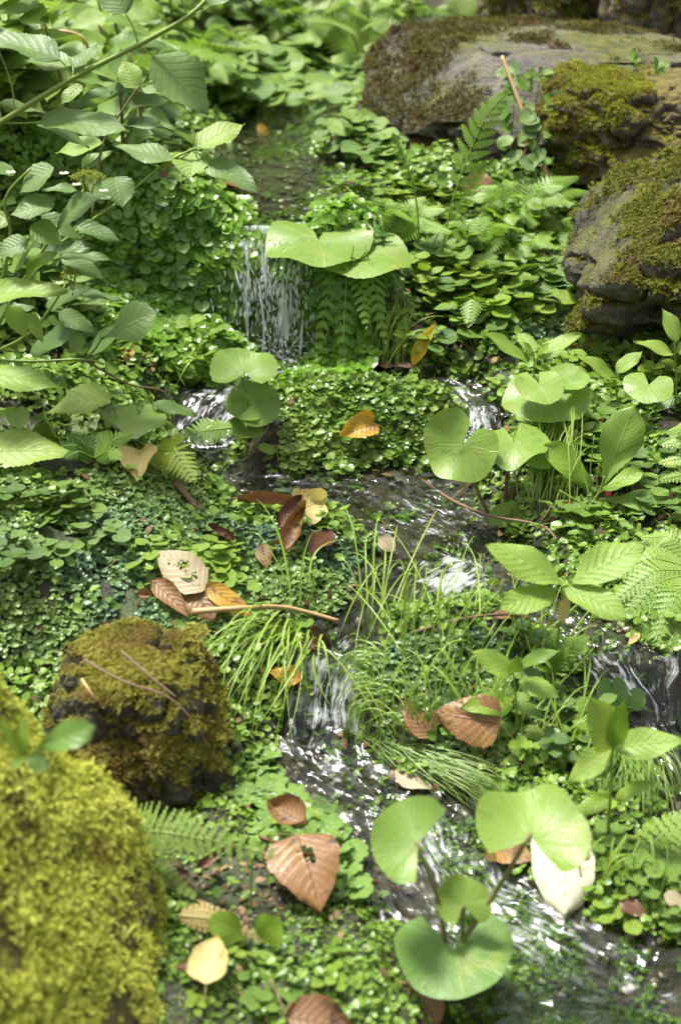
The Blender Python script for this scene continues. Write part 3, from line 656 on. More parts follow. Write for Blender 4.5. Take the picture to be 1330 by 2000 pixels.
rock('boulder', 'block of rock wearing brown-green moss between liverwort and near mossy bank', (92, 1215, 440, 1690), 1.56, .10, 41, M['stonewet'], .15, 2.4, [(-.1, -.1, 1, .86)], -.0 + .1, M['mossrust'], 15000, .0044, .46, .0, (.02, .08), 2.4,
     lambda q, n, rx, ry, rz: .35 * sst(q[:, 2], -.3 * rz, .6 * rz))
rock('boulder', 'blurred boulder buried in thick yellow moss, nearest the camera at lower left', (-440, 1215, 322, 2700), 1.16, .20, 47, M['stonebrown'], .10, 2.3, [(.75, -.15, .65, .74)], -.1, M['mossy'], 46000, .0044, .2, .35, (-.05, .10), 2.6,
     lambda q, n, rx, ry, rz: -1.6 * np.exp(-((q[:, 0] - .35 * rx)**2 + (q[:, 2] + .10 * rz)**2) / (.15 * rx)**2), (), .16)

# ------------------------------------------------------------------ woodland on the slope beyond
def leafcard(nv=5, w=.5):
    t = np.linspace(0, 1, nv); wd = np.sin(np.pi * t**.8) * w * .5 + .01
    V = np.stack([np.stack([-wd, t, .15 * wd - .25 * t * t], 1), np.stack([wd, t, .15 * wd - .25 * t * t], 1)], 1).reshape(-1, 3)
    i = np.arange(nv - 1) * 2; return V, np.stack([i, i + 1, i + 3, i + 2], 1), np.stack([np.repeat(t, 2), np.tile([0., 1.], nv)], 1)
CARD = leafcard()
M['forest'] = tonemat('woodland_leaves', [(0, (.025, .06, .012)), (.5, (.06, .12, .02)), (1, (.11, .18, .03))], .5, .3, .3, None, False)
fm = MB(); pc = []
for i in range(46):
    cx, cy = rng.uniform(-7, 7), rng.uniform(7.5, 13); zg = float(B(np.array([cx]), np.array([cy]))[0]); r0 = rng.uniform(.8, 1.7); hz = rng.uniform(.3, 5.0)
    n = 520; d = nrm(rng.normal(size=(n, 3))); q = d * (rng.random((n, 1))**.35) * r0 * np.array([1, 1, .75]); q = q * (1 + .3 * vn(d[:, 0] * 3 + i, d[:, 1] * 3, d[:, 2] * 3, i))[:, None]
    pc.append(q + np.array([cx, cy, zg + hz]))
pc = np.concatenate(pc); ex, ey, ez = frames(rng.normal(size=pc.shape) + np.array([0, -.4, 1]))
fm.scatter(CARD, pc, ex, ey, ez, rng.uniform(.16, .34, len(pc)))
tag(fm.obj('woodland', M['forest']), kind='stuff')

# ------------------------------------------------------------------ low cover: liverwort, cress, small leaves
def lobeT(nr, nph, lobes, seed, cup=.25, wave=.12, sinus=70, elong=1.15): return disc(nr, nph, sinus, .1, elong, cup, wave, 3, 0, 0, lobes, .28, seed)
LIV_N = [lobeT(3, 13, 4, 1), lobeT(3, 13, 5, 2, .1, .2), lobeT(3, 12, 3, 3, .35, .1)]
LIV_F = [lobeT(2, 9, 4, 1), lobeT(2, 9, 3, 4)]
ROUND_S = [disc(3, 11, 12, .15, 1.05, .25, .06, 2, seed=4), disc(3, 10, 14, .2, 1.2, .15, .08, 2, seed=5)]
TINY = [disc(2, 8, 20, .1, 1.15, .2, .05, 2, seed=6)]
N0 = 550000
cx = rng.uniform(-1.5, 1.9, N0); cy = .85 + (rng.random(N0)**1.7) * 3.6
cz = ground(cx, cy); cd = chan(cx, cy) + .02 * vn(cx * 30, cy * 30, 0, 71); cpx, cpy = proj(cx, cy, cz)
keep = (cpx > -420) & (cpx < 1850) & (cpy < 2250)
cx, cy, cz, cd, cpx, cpy = [a[keep] for a in (cx, cy, cz, cd, cpx, cpy)]
CN = gnormal(cx, cy)
patch = .5 + .5 * fbm(cx * 7, cy * 7, 0, 61, 3); patch2 = .5 + .5 * fbm(cx * 12, cy * 12, 3, 62, 3)
u = rng.random(len(cx))
wj = 25 * vn(cx * 25, cy * 25, 0, 63)
pj = (cpx + wj, cpy + wj)
r_liv = inpoly(*pj, [(-200, 930), (360, 915), (420, 1000), (520, 1040), (730, 1045), (780, 1120), (700, 1190), (520, 1240), (380, 1260), (-200, 1300)])
r_isl = inpoly(*pj, [(690, 1280), (860, 1225), (1080, 1260), (1120, 1400), (1000, 1480), (760, 1460)])
r_mnd = inpoly(*pj, [(440, 850), (500, 745), (640, 715), (760, 760), (900, 770), (930, 850), (760, 905), (450, 915)])
r_rgt = inpoly(*pj, [(960, 500), (1130, 490), (1150, 680), (990, 660)])
r_crs = inpoly(*pj, [(120, 375), (480, 385), (660, 420), (630, 700), (470, 705), (130, 695)])
r_far = cpy < 380
r_llow = (cpx < 820) & (cpy > 1450)
mud = inpoly(*pj, [(330, 1700), (440, 1670), (540, 1690), (560, 1800), (470, 1850), (360, 1810)])
def put(mb, T, m, size, tone=None, jit=.45, up=.35, lift=.3, cam=0.0, downhill=False, rep=1):
    if not m.any(): return
    i = np.repeat(np.nonzero(m)[0], rep); jj = rng.normal(size=(len(i), 2)) * (.005 if rep > 1 else 0); n = CN[i] + rng.normal(size=(len(i), 3)) * jit + np.array([0, -cam, up])
    ex, ey, ez = frames(n)
    if downhill:
        dh = nrm(np.stack([CN[i, 0], CN[i, 1] - .25, -np.abs(CN[i, 1])], 1) + rng.normal(size=(len(i), 3)) * .5); ey = nrm(dh - (dh * ez).sum(1, keepdims=True) * ez); ex = np.cross(ey, ez)
    s = size * rng.uniform(.6, 1.35, len(i)) * np.clip(.25 + .4 * cy[i], .64, 1.45)
    p = np.stack([cx[i] + jj[:, 0], cy[i] + jj[:, 1], cz[i] - (CN[i, 0] * jj[:, 0] + CN[i, 1] * jj[:, 1]) / CN[i, 2]], 1) + CN[i] * (s * lift * (.3 + rng.random(len(i))))[:, None]
    mb.scatter(T, p, ex, ey, ez, s, tone[i] if tone is not None else None)
tone_l = np.clip(.55 * patch + .5 * rng.random(len(cx)) - .08, 0, 1)
edge = cd > .002
lv = MB()
for q, T in enumerate(LIV_N): put(lv, T, (r_liv | r_isl | r_rgt) & edge & (u * 3 // 1 == q) & (patch2 < .88) & ~r_crs, .0056, tone_l, .4, .3, .9, .15, True, 2)
tag(lv.obj('liverwort', M['liver']), kind='stuff')
lm = MB()
mcx = rng.random(len(cx)) < .9
for q, T in enumerate(LIV_N): put(lm, T, r_mnd & (cd > -.02) & (u * 3 // 1 == q) & (patch > .20), .0042 + .0022 * (q == 0), np.clip(.6 * patch2 + .55 * rng.random(len(cx)), 0, 1), .65, .3, 1.3, .3, True, 4)
tag(lm.obj('liverwort_mound', M['livermound']), kind='stuff')
cm = MB()
# the wet wall left of the fall needs its own, denser points on the steep face
NW = 24000
wx_, wy_ = rng.uniform(-.62, .06, NW), rng.uniform(2.44, 2.80, NW)
wz_ = ground(wx_, wy_); wn_ = gnormal(wx_, wy_, .006); steep = rng.random(NW) < np.clip(.25 + (1 - wn_[:, 2]) * 1.2, 0, 1); wpx, wpy = proj(wx_, wy_, wz_)
steep &= ~((wpx > 470) & (wpx < 600) & (rng.random(NW) < .25)) & (chan(wx_, wy_) > -.2)
a_ = np.nonzero(steep)[0]; nn_ = nrm(wn_[a_] + rng.normal(size=(len(a_), 3)) * .45 + np.array([0, -.55, .75])); ex, ey, ez = frames(nn_)
dh = nrm(np.array([0, -.6, -.5]) + rng.normal(size=(len(a_), 3)) * .7); ey = nrm(dh - (dh * ez).sum(1, keepdims=True) * ez); ex = np.cross(ey, ez)
cl_ = .5 + .5 * fbm(wx_[a_] * 14, wz_[a_] * 14, wy_[a_] * 14, 91, 3)
sz_ = .0088 * rng.uniform(.55, 1.4, len(a_)) * (.7 + .5 * cl_); pp = np.stack([wx_, wy_, wz_], 1)[a_] + wn_[a_] * (.003 + .042 * cl_ * rng.random(len(a_)))[:, None]
hf = rng.random(len(a_)) < .5
for T, m in ((ROUND_S[0], hf), (ROUND_S[1], ~hf)): cm.scatter(T, pp[m], ex[m], ey[m], ez[m], sz_[m], np.clip(.7 * cl_[m] + .35 * rng.random(m.sum()), 0, 1))
put(cm, ROUND_S[0], r_crs & (cd > -.02) & (patch2 < .8), .0085, np.clip(.5 * patch2 + .5 * rng.random(len(cx)), 0, 1), .5, .5, 1.0, .3)
tag(cm.obj('cress', M['cress']), kind='stuff')
sm = MB()
rest = ~(r_liv | r_isl | r_mnd | r_rgt | r_crs) & edge & ~(mud & (rng.random(len(cx)) < .9))
sparse = ~r_llow | (rng.random(len(cx)) < .35)
put(sm, ROUND_S[0], rest & sparse & (u < .36) & (patch > .40), .0050, tone_l, .55, .6, 2.0, .2)
put(sm, ROUND_S[1], rest & sparse & (u > .36) & (u < .52) & (patch > .46), .0066, None, .55, .6, 2.6, .2)
put(sm, LIV_F[0], rest & (u > .52) & (u < .85) & (patch2 > .3), .0056, None, .5, .3, .8)
put(sm, ROUND_S[1], (r_liv | r_isl) & edge & (rng.random(len(cx)) < .015), .0066, None, .5, .6, 3, .2)
put(sm, SPRIGS[0], (rest & r_llow | r_isl) & edge & (rng.random(len(cx)) < .85), .0072, np.clip(tone_l + .1, 0, 1), .6, .5, .3)
tag(sm.obj('small_leaf_cover', M['cover']), kind='stuff')
put(sm, SPRIGS[1], rest & ~r_llow & (rng.random(len(cx)) < .28), .0062, tone_l, .6, .5, .3)
M['litter'] = tonemat('leaf_litter', [(0, (.04, .02, .012)), (.4, (.12, .065, .03)), (.75, (.24, .15, .07)), (1, (.36, .28, .14))], .6, .15, .3)
li = MB(); put(li, CARD, (cd > -.02) & (rng.random(len(cx)) < .012), .016, None, .5, .5, .5); put(li, CARD, mud & (rng.random(len(cx)) < .06), .016, None, .5, .5, .4)
tag(li.obj('leaf_litter', M['litter']), kind='stuff')
PEB = ico(2); pv = PEB[0] * np.array([1, .8, .55]) * (1 + .18 * fbm(PEB[0][:, 0] * 1.5, PEB[0][:, 1] * 1.5, PEB[0][:, 2] * 1.5, 77, 2))[:, None]
M['pebble'] = tonemat('wet_pebbles', [(0, (.02, .018, .014)), (.4, (.06, .05, .04)), (.75, (.12, .095, .065)), (1, (.20, .17, .13))], .28, 0, .5)
pb = MB(); put(pb, (pv, PEB[1], PEB[0][:, :2]), (cd > -.09) & (cd < .012) & (rng.random(len(cx)) < .035), .0075, None, .3, 1, .2); put(pb, (pv, PEB[1], PEB[0][:, :2]), mud & (rng.random(len(cx)) < .05), .005, None, .3, 1, .2)
tag(pb.obj('pebbles', M['pebble']), kind='stuff')
# moss threads and leaves lying under the water
um = MB()
sub = (cd < -.012) & ((u < .2) & (patch2 > .55) | (cpy > 1600) & (cpx > 860) & (patch2 > .30) & (u < .95))
put(um, LIV_F[1], sub, .0062, None, .5, .3, .9)
tag(um.obj('water_moss', M['cress']), kind='stuff')

# ------------------------------------------------------------------ plants: builder with leaves, stalks and stems
class Plant:
    def __init__(s, name, label, cat, base, Y=None, group=None, fwd=0.0):
        s.b = G(*base) if Y is None else P(base[0], base[1], Y); s.root = empty(name, s.b, label, cat, group); s.st = []; s.Y = s.b[1] - fwd; s.k = 0
    def p(s, px, py, dy=0.0): return P(px, py, s.Y + dy)
    def leaf(s, b, t, wr, mat='hyd', kind='ovate', dyb=0.0, dyt=0.0, n=(0, -.45, 1), stalk=None, sr=.0013, part='leaf', **kw):
        B0, T0 = s.p(*b, dyb), s.p(*t, dyt); L = np.linalg.norm(T0 - B0); s.k += 1
        n = nrm(np.asarray(n, float)); 
        V, F, U = blade(kind, wr, seed=s.k * 13 + int(b[0]) + 5000, **kw)
        e = V.reshape(-1, 3)[:, 1].max(); tipv = V[U[:, 0] > .999].mean(0); base_dir = nrm(T0 - B0)
        x = nrm(np.cross(base_dir, n)); nn = np.cross(x, base_dir); a = math.atan2(tipv[2], tipv[1]); y2 = base_dir * math.cos(-a) + nn * math.sin(-a); L2 = L / math.hypot(tipv[1], tipv[2])
        mb = MB(); mb.add(orient(V, B0, y2, nn * math.cos(a) + base_dir * math.sin(a), L2), F, U)
        mb.obj(part, M[mat], s.root, s.b)
        if stalk is not None: s.stalk([stalk if len(stalk) == 3 else (*stalk, 0.0), (*b, dyb)], sr)
        return s
    def rleaf(s, a, rpx, az=0, n=(0, -.35, 1), mat='round', dy=0.0, stalk=None, sr=.0018, smat=None, sx=1.0, part='leaf', **kw):
        A0 = s.p(*a, dy); r = rpx * pxs(A0[1], A0[2]); n = nrm(np.asarray(n, float)); s.k += 1
        h = np.array([math.sin(R(az)), math.cos(R(az)), 0]); y = nrm(h - n * (h @ n))
        V, F, U = disc(seed=s.k * 7 + int(a[0]), **kw); mb = MB(); mb.add(orient(V, A0, y, n, r, sx), F, U); mb.obj(part, M[mat], s.root, s.b)
        if stalk is not None: s.stalk([stalk if len(stalk) == 3 else (*stalk, 0.0), (*a, dy)], sr, mat=smat or 'stemgreen')
        return s
    def stalk(s, pts, r=.0013, r1=None, mat='stemgreen', bow=.06, part='leaf_stalk'):
        q = [s.p(*p) if len(p) == 3 else s.p(*p, 0.0) for p in pts]
        if len(q) == 2: q = arc(q[0], q[1], -bow * .3, bow)
        mb = MB(); tube(mb, q, r, r1 or r * .8, 6); mb.obj(part, M[mat], s.root, s.b); return s
    def stem(s, pts, r=.0025, r1=None, mat='stemgreen'): return s.stalk(pts, r, r1, mat, part='stem')
    def frond(s, pts, mat='fern', n=(0, -.4, 1), **kw):
        q = [s.p(*p) if len(p) == 3 else s.p(*p, 0.0) for p in pts]; mb = MB(); frond(mb, q, n, **kw); mb.obj('frond', [M[mat], M['stemgreen']], s.root, s.b); return s

HQ = dict(nu=40, nv=11, serr=.14, teeth=22)
p = Plant('hydrangea_branch', 'long green hydrangea branch slanting across the top left corner, with big toothed leaves', 'shrub', (-70, 282), 2.05)
p.stem([(-70, 282), (0, 240), (145, 152), (270, 88), (368, 32), (425, -25, .02)], .0042, .0032)
p.leaf((300, 108), (408, 224), .74, 'hyd', 'ovate', 0, -.01, (.35, -.75, .75), (270, 90), .0016, droop=.25, fold=.10, quilt=.006, **HQ)
p.leaf((84, 238), (254, 258), .55, 'hyd', 'ovate', 0, -.03, (.05, -.35, 1), (5, 240), droop=.35, quilt=.006, **HQ)
p.leaf((70, 240), (176, 288), .55, 'hyd', 'ovate', .03, .05, (.1, -.3, 1), (5, 240, .02), droop=.3, **HQ)
p.leaf((118, 116), (-35, 74), .50, 'hyd', 'ovate', 0, .03, (.1, -.45, 1), (142, 150), droop=.3, **HQ)
p.leaf((142, 128), (50, 120), .5, 'mid', 'ovate', .02, .06, (0, -.5, 1), (142, 150), droop=.2, **HQ)
p.leaf((146, 132), (195, 92), .7, 'hyd', 'ovate', .0, .03, (-.3, -.5, 1), (142, 150), droop=.3, **HQ)
p.leaf((246, 26), (205, -35), .8, 'hyd', 'ovate', 0, .03, (-.3, -.5, .9), (270, 84), **HQ)
p.leaf((350, -8), (330, -60), .7, 'hyd', 'ovate', 0, .03, (0, -.5, .9), (366, 32), **HQ)
p.leaf((410, 12), (460, -40), .7, 'hyd', 'ovate', 0, .03, (0, -.5, .9), (368, 34), **HQ)
p.leaf((-5, 205), (92, 222), .42, 'hyd', 'ovate', .02, .05, (.1, -.3, 1), (3, 235), **HQ)
p.leaf((0, 100), (-80, 60), .6, 'hyd', 'ovate', .02, .05, (.1, -.3, 1), (30, 220), **HQ)

p = Plant('hydrangea_shrub', 'leafy spray of pale green hydrangea leaves reaching over the far pool', 'shrub', (60, 520), 2.28)
p.stem([(60, 520), (180, 430), (232, 395), (320, 322), (380, 290)], .003, .0018)
p.leaf((338, 317), (222, 284), .50, 'hyd', 'ovate', 0, .02, (.05, -.4, 1), (375, 294), droop=.3, **HQ)
p.leaf((377, 294), (370, 350), 1.0, 'hydyoung', 'ovate', .02, -.03, (0, -.55, .9), (380, 290), droop=.3, quilt=.01, **HQ)
p.leaf((384, 288), (478, 243), .60, 'hydyoung', 'ovate', 0, .04, (0, -.55, 1), (380, 292), droop=.35, **HQ)
p.leaf((402, 314), (503, 378), .52, 'hyd', 'ovate', 0, -.04, (.2, -.5, .9), (382, 296), droop=.3, **HQ)
p.stem([(180, 430), (200, 285, .04), (240, 215, .05), (272, 168, .06)], .0025, .0016, 'stemolive')
p.leaf((268, 172), (238, 118), .7, 'hydyoung', 'ovate', .06, .09, (-.3, -.5, .9), (272, 170, .06), **HQ)
p.leaf((276, 172), (372, 196), .40, 'hyd', 'ovate', .06, .05, (.1, -.35, 1), (272, 170, .06), **HQ)
p.leaf((250, 246), (340, 256), .26, 'hyd', 'ovate', .05, .05, (0, -.25, 1), (225, 240, .05), **HQ)
p.leaf((200, 280), (110, 300), .6, 'hydyoung', 'ovate', .04, .05, (0, -.5, 1), (205, 285, .04), **HQ)
p.leaf((225, 345), (240, 405), .9, 'hyd', 'ovate', 0, -.04, (.2, -.6, .9), (232, 395), **HQ)
p.leaf((215, 390), (175, 345), .7, 'hyd', 'ovate', 0, .03, (0, -.5, .9), (205, 410), **HQ)
p.leaf((160, 330), (220, 295), .5, 'mid', 'ovate', .05, .07, (0, -.5, .9), (200, 300, .04), **HQ)
p.leaf((160, 165), (120, 205), .6, 'mid', 'ovate', .07, .05, (0, -.5, .9), None, **HQ)

def flowerhead(pl, c, r, florets):
    mb = MB(); A0 = pl.p(*c); k = pxs(A0[1], A0[2]); n = 190
    a = rng.random(n) * 6.283; q = np.sqrt(rng.random(n)) * r * k; pos = A0 + np.stack([np.cos(a) * q, np.sin(a) * q, .012 * (1 - (q / (r * k))**2) + rng.normal(size=n) * .002], 1)
    ex, ey, ez = frames(np.tile([0, -.2, 1.], (n, 1)) + rng.normal(size=(n, 3)) * .3); mb.scatter(STARS[1], pos, ex, ey, ez, rng.uniform(.0018, .0032, n))
    for i in range(14): tube(mb, [A0 - np.array([0, 0, .03]), A0 + np.array([math.cos(i) * .5, math.sin(i) * .5, .0]) * r * k], .0005, .0004, 4, 1, .3)
    mb.obj('flower_head', M['bud'], pl.root, pl.b)
    T = blade('elliptic', .9, 6, 5, .1, .2, .02, quilt=0)
    for (fx, fy) in florets:
        m2 = MB(); F0 = pl.p(fx, fy, -.01)
        for j in range(4):
            an = j * 1.571 + .4; m2.add(orient(T[0], F0, np.array([math.cos(an), math.sin(an), .1]), (0, -.45, 1), .0085), T[1], T[2], rng.random())
        m2.obj('floret', M['floret'], pl.root, pl.b)
p = Plant('hydrangea_shrub', 'hydrangea at the left edge with two budding flower heads and pale florets', 'shrub', (-40, 700), 2.12)
p.stem([(-40, 700), (40, 560), (110, 450), (165, 370)], .0035, .002); p.stem([(-40, 700), (20, 480), (10, 390), (60, 330)], .003, .0018); p.stem([(-40, 700), (60, 650), (130, 555)], .003, .0018)
flowerhead(p, (172, 352), 34, [(126, 338), (150, 360), (203, 372), (208, 386), (22, 336), (165, 388)])
flowerhead(p, (140, 540), 18, [(146, 570), (118, 552)])
for (b, t, w_, m, dy, n) in [((106, 326), (38, 378), .75, 'hyd', 0, (-.2, -.6, .9)), ((152, 372), (84, 372), .45, 'hyd', .03, (0, -.4, 1)), ((112, 440), (205, 383), .60, 'hyd', -.02, (.2, -.5, 1)), ((108, 398), (20, 420), .75, 'hyd', -.02, (-.1, -.6, 1)),
                             ((62, 440), (122, 478), .8, 'mid', -.04, (0, -.6, .9)), ((55, 470), (-5, 500), .8, 'hyd', -.03, (0, -.6, .9)), ((20, 530), (75, 470), .55, 'hydyoung', -.02, (-.3, -.6, .9)), ((50, 540), (112, 492), .6, 'hydyoung', -.03, (0, -.5, 1)),
                             ((118, 500), (222, 510), .30, 'hyd', 0, (0, -.35, 1)), ((120, 505), (205, 545), .45, 'hyd', .02, (.1, -.5, 1)), ((-30, 578), (134, 567), .40, 'hydyoung', -.06, (0, -.5, 1)), ((18, 596), (52, 660), .6, 'hydyoung', -.05, (.2, -.7, .8)), ((52, 612), (85, 668), .5, 'hydyoung', -.04, (.3, -.6, .8)),
                             ((160, 575), (240, 588), .32, 'hyd', .02, (0, -.35, 1)), ((155, 590), (218, 600), .30, 'mid', .03, (0, -.3, 1)), ((115, 610), (188, 650), .55, 'hyd', .01, (.2, -.6, .9)), ((160, 650), (140, 690), .8, 'hyd', .0, (0, -.7, .8)),
                             ((198, 664), (308, 612), .66, 'hyd', -.02, (.1, -.75, .75)), ((-60, 728), (122, 760), .36, 'hydyoung', -.10, (0, -.5, 1)), ((-50, 886), (152, 888), .42, 'hydyoung', -.14, (0, -.6, 1)), ((30, 340), (-40, 320), .6, 'hyd', .03, (0, -.5, 1)),
                             ((70, 505), (190, 480), .42, 'deep', .06, (0, -.5, 1)), ((20, 425), (-50, 455), .7, 'mid', .03, (0, -.6, .9)), ((90, 600), (180, 560), .5, 'deep', .08, (0, -.5, 1)), ((60, 690), (165, 640), .5, 'deep', .08, (0, -.5, 1)), ((80, 420), (160, 470), .5, 'deep', .08, (0, -.5, 1)), ((150, 440), (235, 470), .5, 'deep', .07, (.1, -.5, 1)), ((170, 690), (260, 640), .45, 'deep', .12, (0, -.5, 1)), ((-20, 630), (70, 600), .5, 'deep', .07, (0, -.5, 1))]:
    p.leaf(b, t, w_, m, 'obovate' if b == (198, 664) else 'ovate', dy, dy - .01, n, droop=rnd.uniform(.15, .45), quilt=.006, **HQ)
p.stalk([(165, 702), (198, 664)], .0016, mat='stemolive'); p.stem([(-40, 700), (60, 706), (165, 702), (205, 712)], .0028, .002); p.stem([(165, 702), (250, 750), (320, 765), (338, 820)], .0018, .001, 'stemred')

def simple(name, label, cat, base, stems, leaves, Y=None, group=None, **kw):
    pl = Plant(name, label, cat, base, Y, group)
    for s_ in stems: pl.stem(*s_) if isinstance(s_, tuple) else pl.stem(s_, .0018, .0012)
    for l in leaves:
        o = dict(kw); o.update(l[5] if len(l) > 5 else {}); pl.leaf(l[0], l[1], l[2], l[3], l[4], **o)
    return pl
p = Plant('round_leaf_plant', 'scalloped round leaf on a tall stalk beside the strap leaf, left of the rapids', 'plant', (278, 900))
p.rleaf((270, 815), 56, 180, (0, -.28, 1), 'round', -.02, (278, 898), sinus=14, teeth=16, serr=.05, cup=-.12)
p.rleaf((162, 828), 30, 200, (0, -.5, 1), 'round', .0, (200, 880), cup=-.1)
p.leaf((212, 772), (92, 808), .62, 'hydyoung', 'cordate', -.02, -.05, (0, -.45, 1), (235, 860), droop=.35, **HQ)
p.leaf((300, 788), (384, 814), .36, 'deep', 'strap', 0, 0, (0, -.4, 1), (290, 860), nveins=1)
p.leaf((200, 800), (290, 850), .6, 'deep', 'ovate', .05, .03, (.1, -.5, 1), (240, 880), **HQ)
p = Plant('round_leaf_plant', 'small plant with one round pale leaf at the left edge above the big toothed leaf', 'plant', (10, 880), 2.0)
p.rleaf((36, 812), 24, 170, (0, -.8, .6), 'round', 0, (10, 880)); p.leaf((-10, 815), (50, 800), .35, 'bright', 'ovate', 0, .02, (0, -.5, 1), (10, 880))
p = Plant('curled_leaf_plant', 'plant with a crinkled curled green leaf beside dark twigs at lower left', 'plant', (78, 878), 2.02)
p.leaf((88, 818), (118, 880), .8, 'mid', 'cordate', 0, 0, (-.3, -.8, .5), (78, 878), curl=.9, quilt=.03, wave=.1); p.leaf((88, 818), (66, 822), .9, 'mid', 'cordate', 0, 0, (0, -.3, 1), curl=.6, wave=.1)

p = Plant('butterbur', 'tiered light green butterbur standing in the rapids left of the liverwort mound', 'plant', (478, 908))
p.stem([(478, 908), (482, 850), (484, 795), (477, 726)], .0022, .0013); p.stem([(478, 908), (500, 860), (514, 825)], .0014, .001)
p.rleaf((477, 728), 66, 0, (-.05, -.36, .95), 'round', 0, None, teeth=26, serr=.05, sinus=40, cup=.22, wave=.10)
p.rleaf((486, 795), 46, -75, (.1, -.45, 1), 'round', .0, None, teeth=20, serr=.05, sinus=30, cup=.1)
p.rleaf((492, 790), 52, 85, (.25, -.8, .65), 'round', -.01, None, teeth=24, serr=.05, sinus=45, cup=.15, wave=.10)
p.rleaf((481, 836), 36, 180, (0, -.35, 1), 'round', -.02, None, teeth=16, serr=.06, sinus=18)
p = simple('young_plant', 'small plant with fresh oval leaves at the edge of the dark pool under the mound', 'plant', (542, 915), [[(542, 915), (540, 880)]],
           [((538, 885), (502, 872), .7, 'bright', 'elliptic'), ((545, 885), (610, 874), .34, 'bright', 'ovate'), ((536, 890), (512, 900), .6, 'mid', 'elliptic'), ((548, 890), (575, 905), .5, 'bright', 'elliptic'), ((541, 884), (525, 862), .5, 'mid', 'elliptic', dict(dyt=.03))])

p = Plant('butterbur', 'butterbur with two broad glossy leaves beside the waterfall', 'plant', (655, 618))
p.stem([(645, 612, -.02), (632, 560, -.02), (620, 470, -.02)], .0042, .003, 'stemred'); p.stem([(668, 622, -.01), (688, 565, -.03), (708, 498, -.04)], .0038, .0028, 'stemolive')
p.rleaf((622, 468, ), 104, 180, (.02, -.24, 1), 'round', -.02, None, teeth=40, serr=.03, sinus=16, cup=-.16, wave=.10, nr=9, nph=70)
p.rleaf((708, 496), 92, 150, (-.06, -.26, 1), 'round', -.04, None, teeth=36, serr=.03, sinus=16, cup=-.14, wave=.10, nr=9, nph=70)
p.leaf((630, 520), (566, 522), .22, 'bright', 'lance', 0, -.02, (0, -.4, 1))
p = Plant('butterbur', 'butterbur with a tall pair of upright folded leaves beside the sunlit riffle', 'plant', (975, 1005))
p.stem([(985, 1003), (990, 930), (1003, 868)], .0038, .003, 'stemred'); p.stem([(955, 1003), (935, 965), (905, 885)], .0035, .0026, 'stemolive'); p.stem([(996, 1000), (1012, 925), (1040, 885)], .0025, .002, 'stemred')
p.rleaf((902, 868), 76, -150, (-.25, -.86, .5), 'round', -.02, None, teeth=34, serr=.03, sinus=12, cup=.10, wave=.14, nr=9, nph=64, depth=.3)
p.rleaf((1003, 862), 72, 180, (.02, -.22, 1), 'round', 0, None, teeth=34, serr=.03, sinus=16, cup=-.15, wave=.12, nr=9, nph=64)
p.rleaf((1045, 885), 46, 110, (.1, -.5, 1), 'round', .0, None, teeth=24, serr=.04, sinus=20)
p.rleaf((1000, 1030), 62, 60, (.1, -.75, .7), 'round', -.05, (960, 1010), teeth=20, serr=.06, sinus=30, sx=.8)
p = Plant('butterbur', 'butterbur with wide drooping leaves, beneath the upright serrate-leaved shoots on the right', 'plant', (1055, 880))
p.stem([(1040, 880), (1042, 830), (1060, 775)], .003, .0022); p.rleaf((1066, 772), 84, 180, (-.03, -.30, .95), 'round', 0, None, teeth=40, serr=.025, sinus=14, cup=-.22, wave=.12, nr=9, nph=64)
p.rleaf((1052, 752), 52, 170, (.05, -.4, 1), 'round', -.03, (1050, 870), teeth=24, serr=.04, sinus=16, cup=-.1); p.rleaf((1110, 740), 40, 70, (0, -.4, 1), 'round', 0, (1060, 860), teeth=20, serr=.04)
p = Plant('butterbur', 'single kidney-shaped leaf on a stalk below the cleft boulder', 'plant', (1255, 840)); p.rleaf((1266, 752), 50, 200, (-.1, -.35, .95), 'round', 0, (1255, 838), teeth=26, serr=.04, cup=-.2)
SH = dict(nu=30, nv=9, serr=.12, teeth=16, stalk=None)
simple('serrate_leaved_shoot', 'upright shoot with four pointed pale leaves, in front of the grey-green liverwort patch', 'plant', (1040, 775), [[(1040, 775), (1042, 730), (1043, 690)]],
       [((1032, 706), (938, 650), .38, 'hydyoung', 'ovate', dict(dyt=-.03)), ((1050, 698), (1136, 652), .42, 'hydyoung', 'ovate', dict(dyt=.02)), ((1044, 688), (1008, 650), .55, 'hydyoung', 'ovate', dict(dyt=.04)), ((1042, 696), (1020, 668), .5, 'bright', 'ovate'), ((1048, 696), (1075, 668), .4, 'bright', 'ovate')], **SH)
simple('serrate_leaved_shoot', 'upright shoot with pointed pale leaves under the dark cleft of the right boulder', 'plant', (1208, 800), [[(1208, 800), (1202, 760), (1200, 738)]],
       [((1196, 742), (1120, 692), .42, 'hydyoung', 'ovate', dict(dyt=-.03)), ((1204, 728), (1254, 686), .5, 'hydyoung', 'ovate', dict(dyt=.02)), ((1198, 736), (1172, 718), .6, 'bright', 'ovate'), ((1196, 778), (1120, 795), .45, 'mid', 'ovate'), ((1204, 782), (1250, 760), .6, 'hydyoung', 'ovate')], **SH)
simple('serrate_leaved_shoot', 'upright shoot with pointed pale leaves at the right edge, in front of the cleft boulder', 'plant', (1318, 815), [[(1318, 815), (1320, 740), (1316, 668)]],
       [((1322, 668), (1292, 602), .5, 'hydyoung', 'ovate', dict(dyt=.03)), ((1315, 692), (1236, 668), .40, 'hydyoung', 'ovate', dict(dyt=-.02)), ((1322, 690), (1395, 650), .45, 'hydyoung', 'ovate'), ((1318, 715), (1290, 705), .7, 'bright', 'ovate'), ((1320, 720), (1380, 730), .4, 'hydyoung', 'ovate'), ((1318, 775), (1245, 812), .5, 'mid', 'ovate'), ((1318, 775), (1370, 800), .5, 'mid', 'ovate')], **SH)
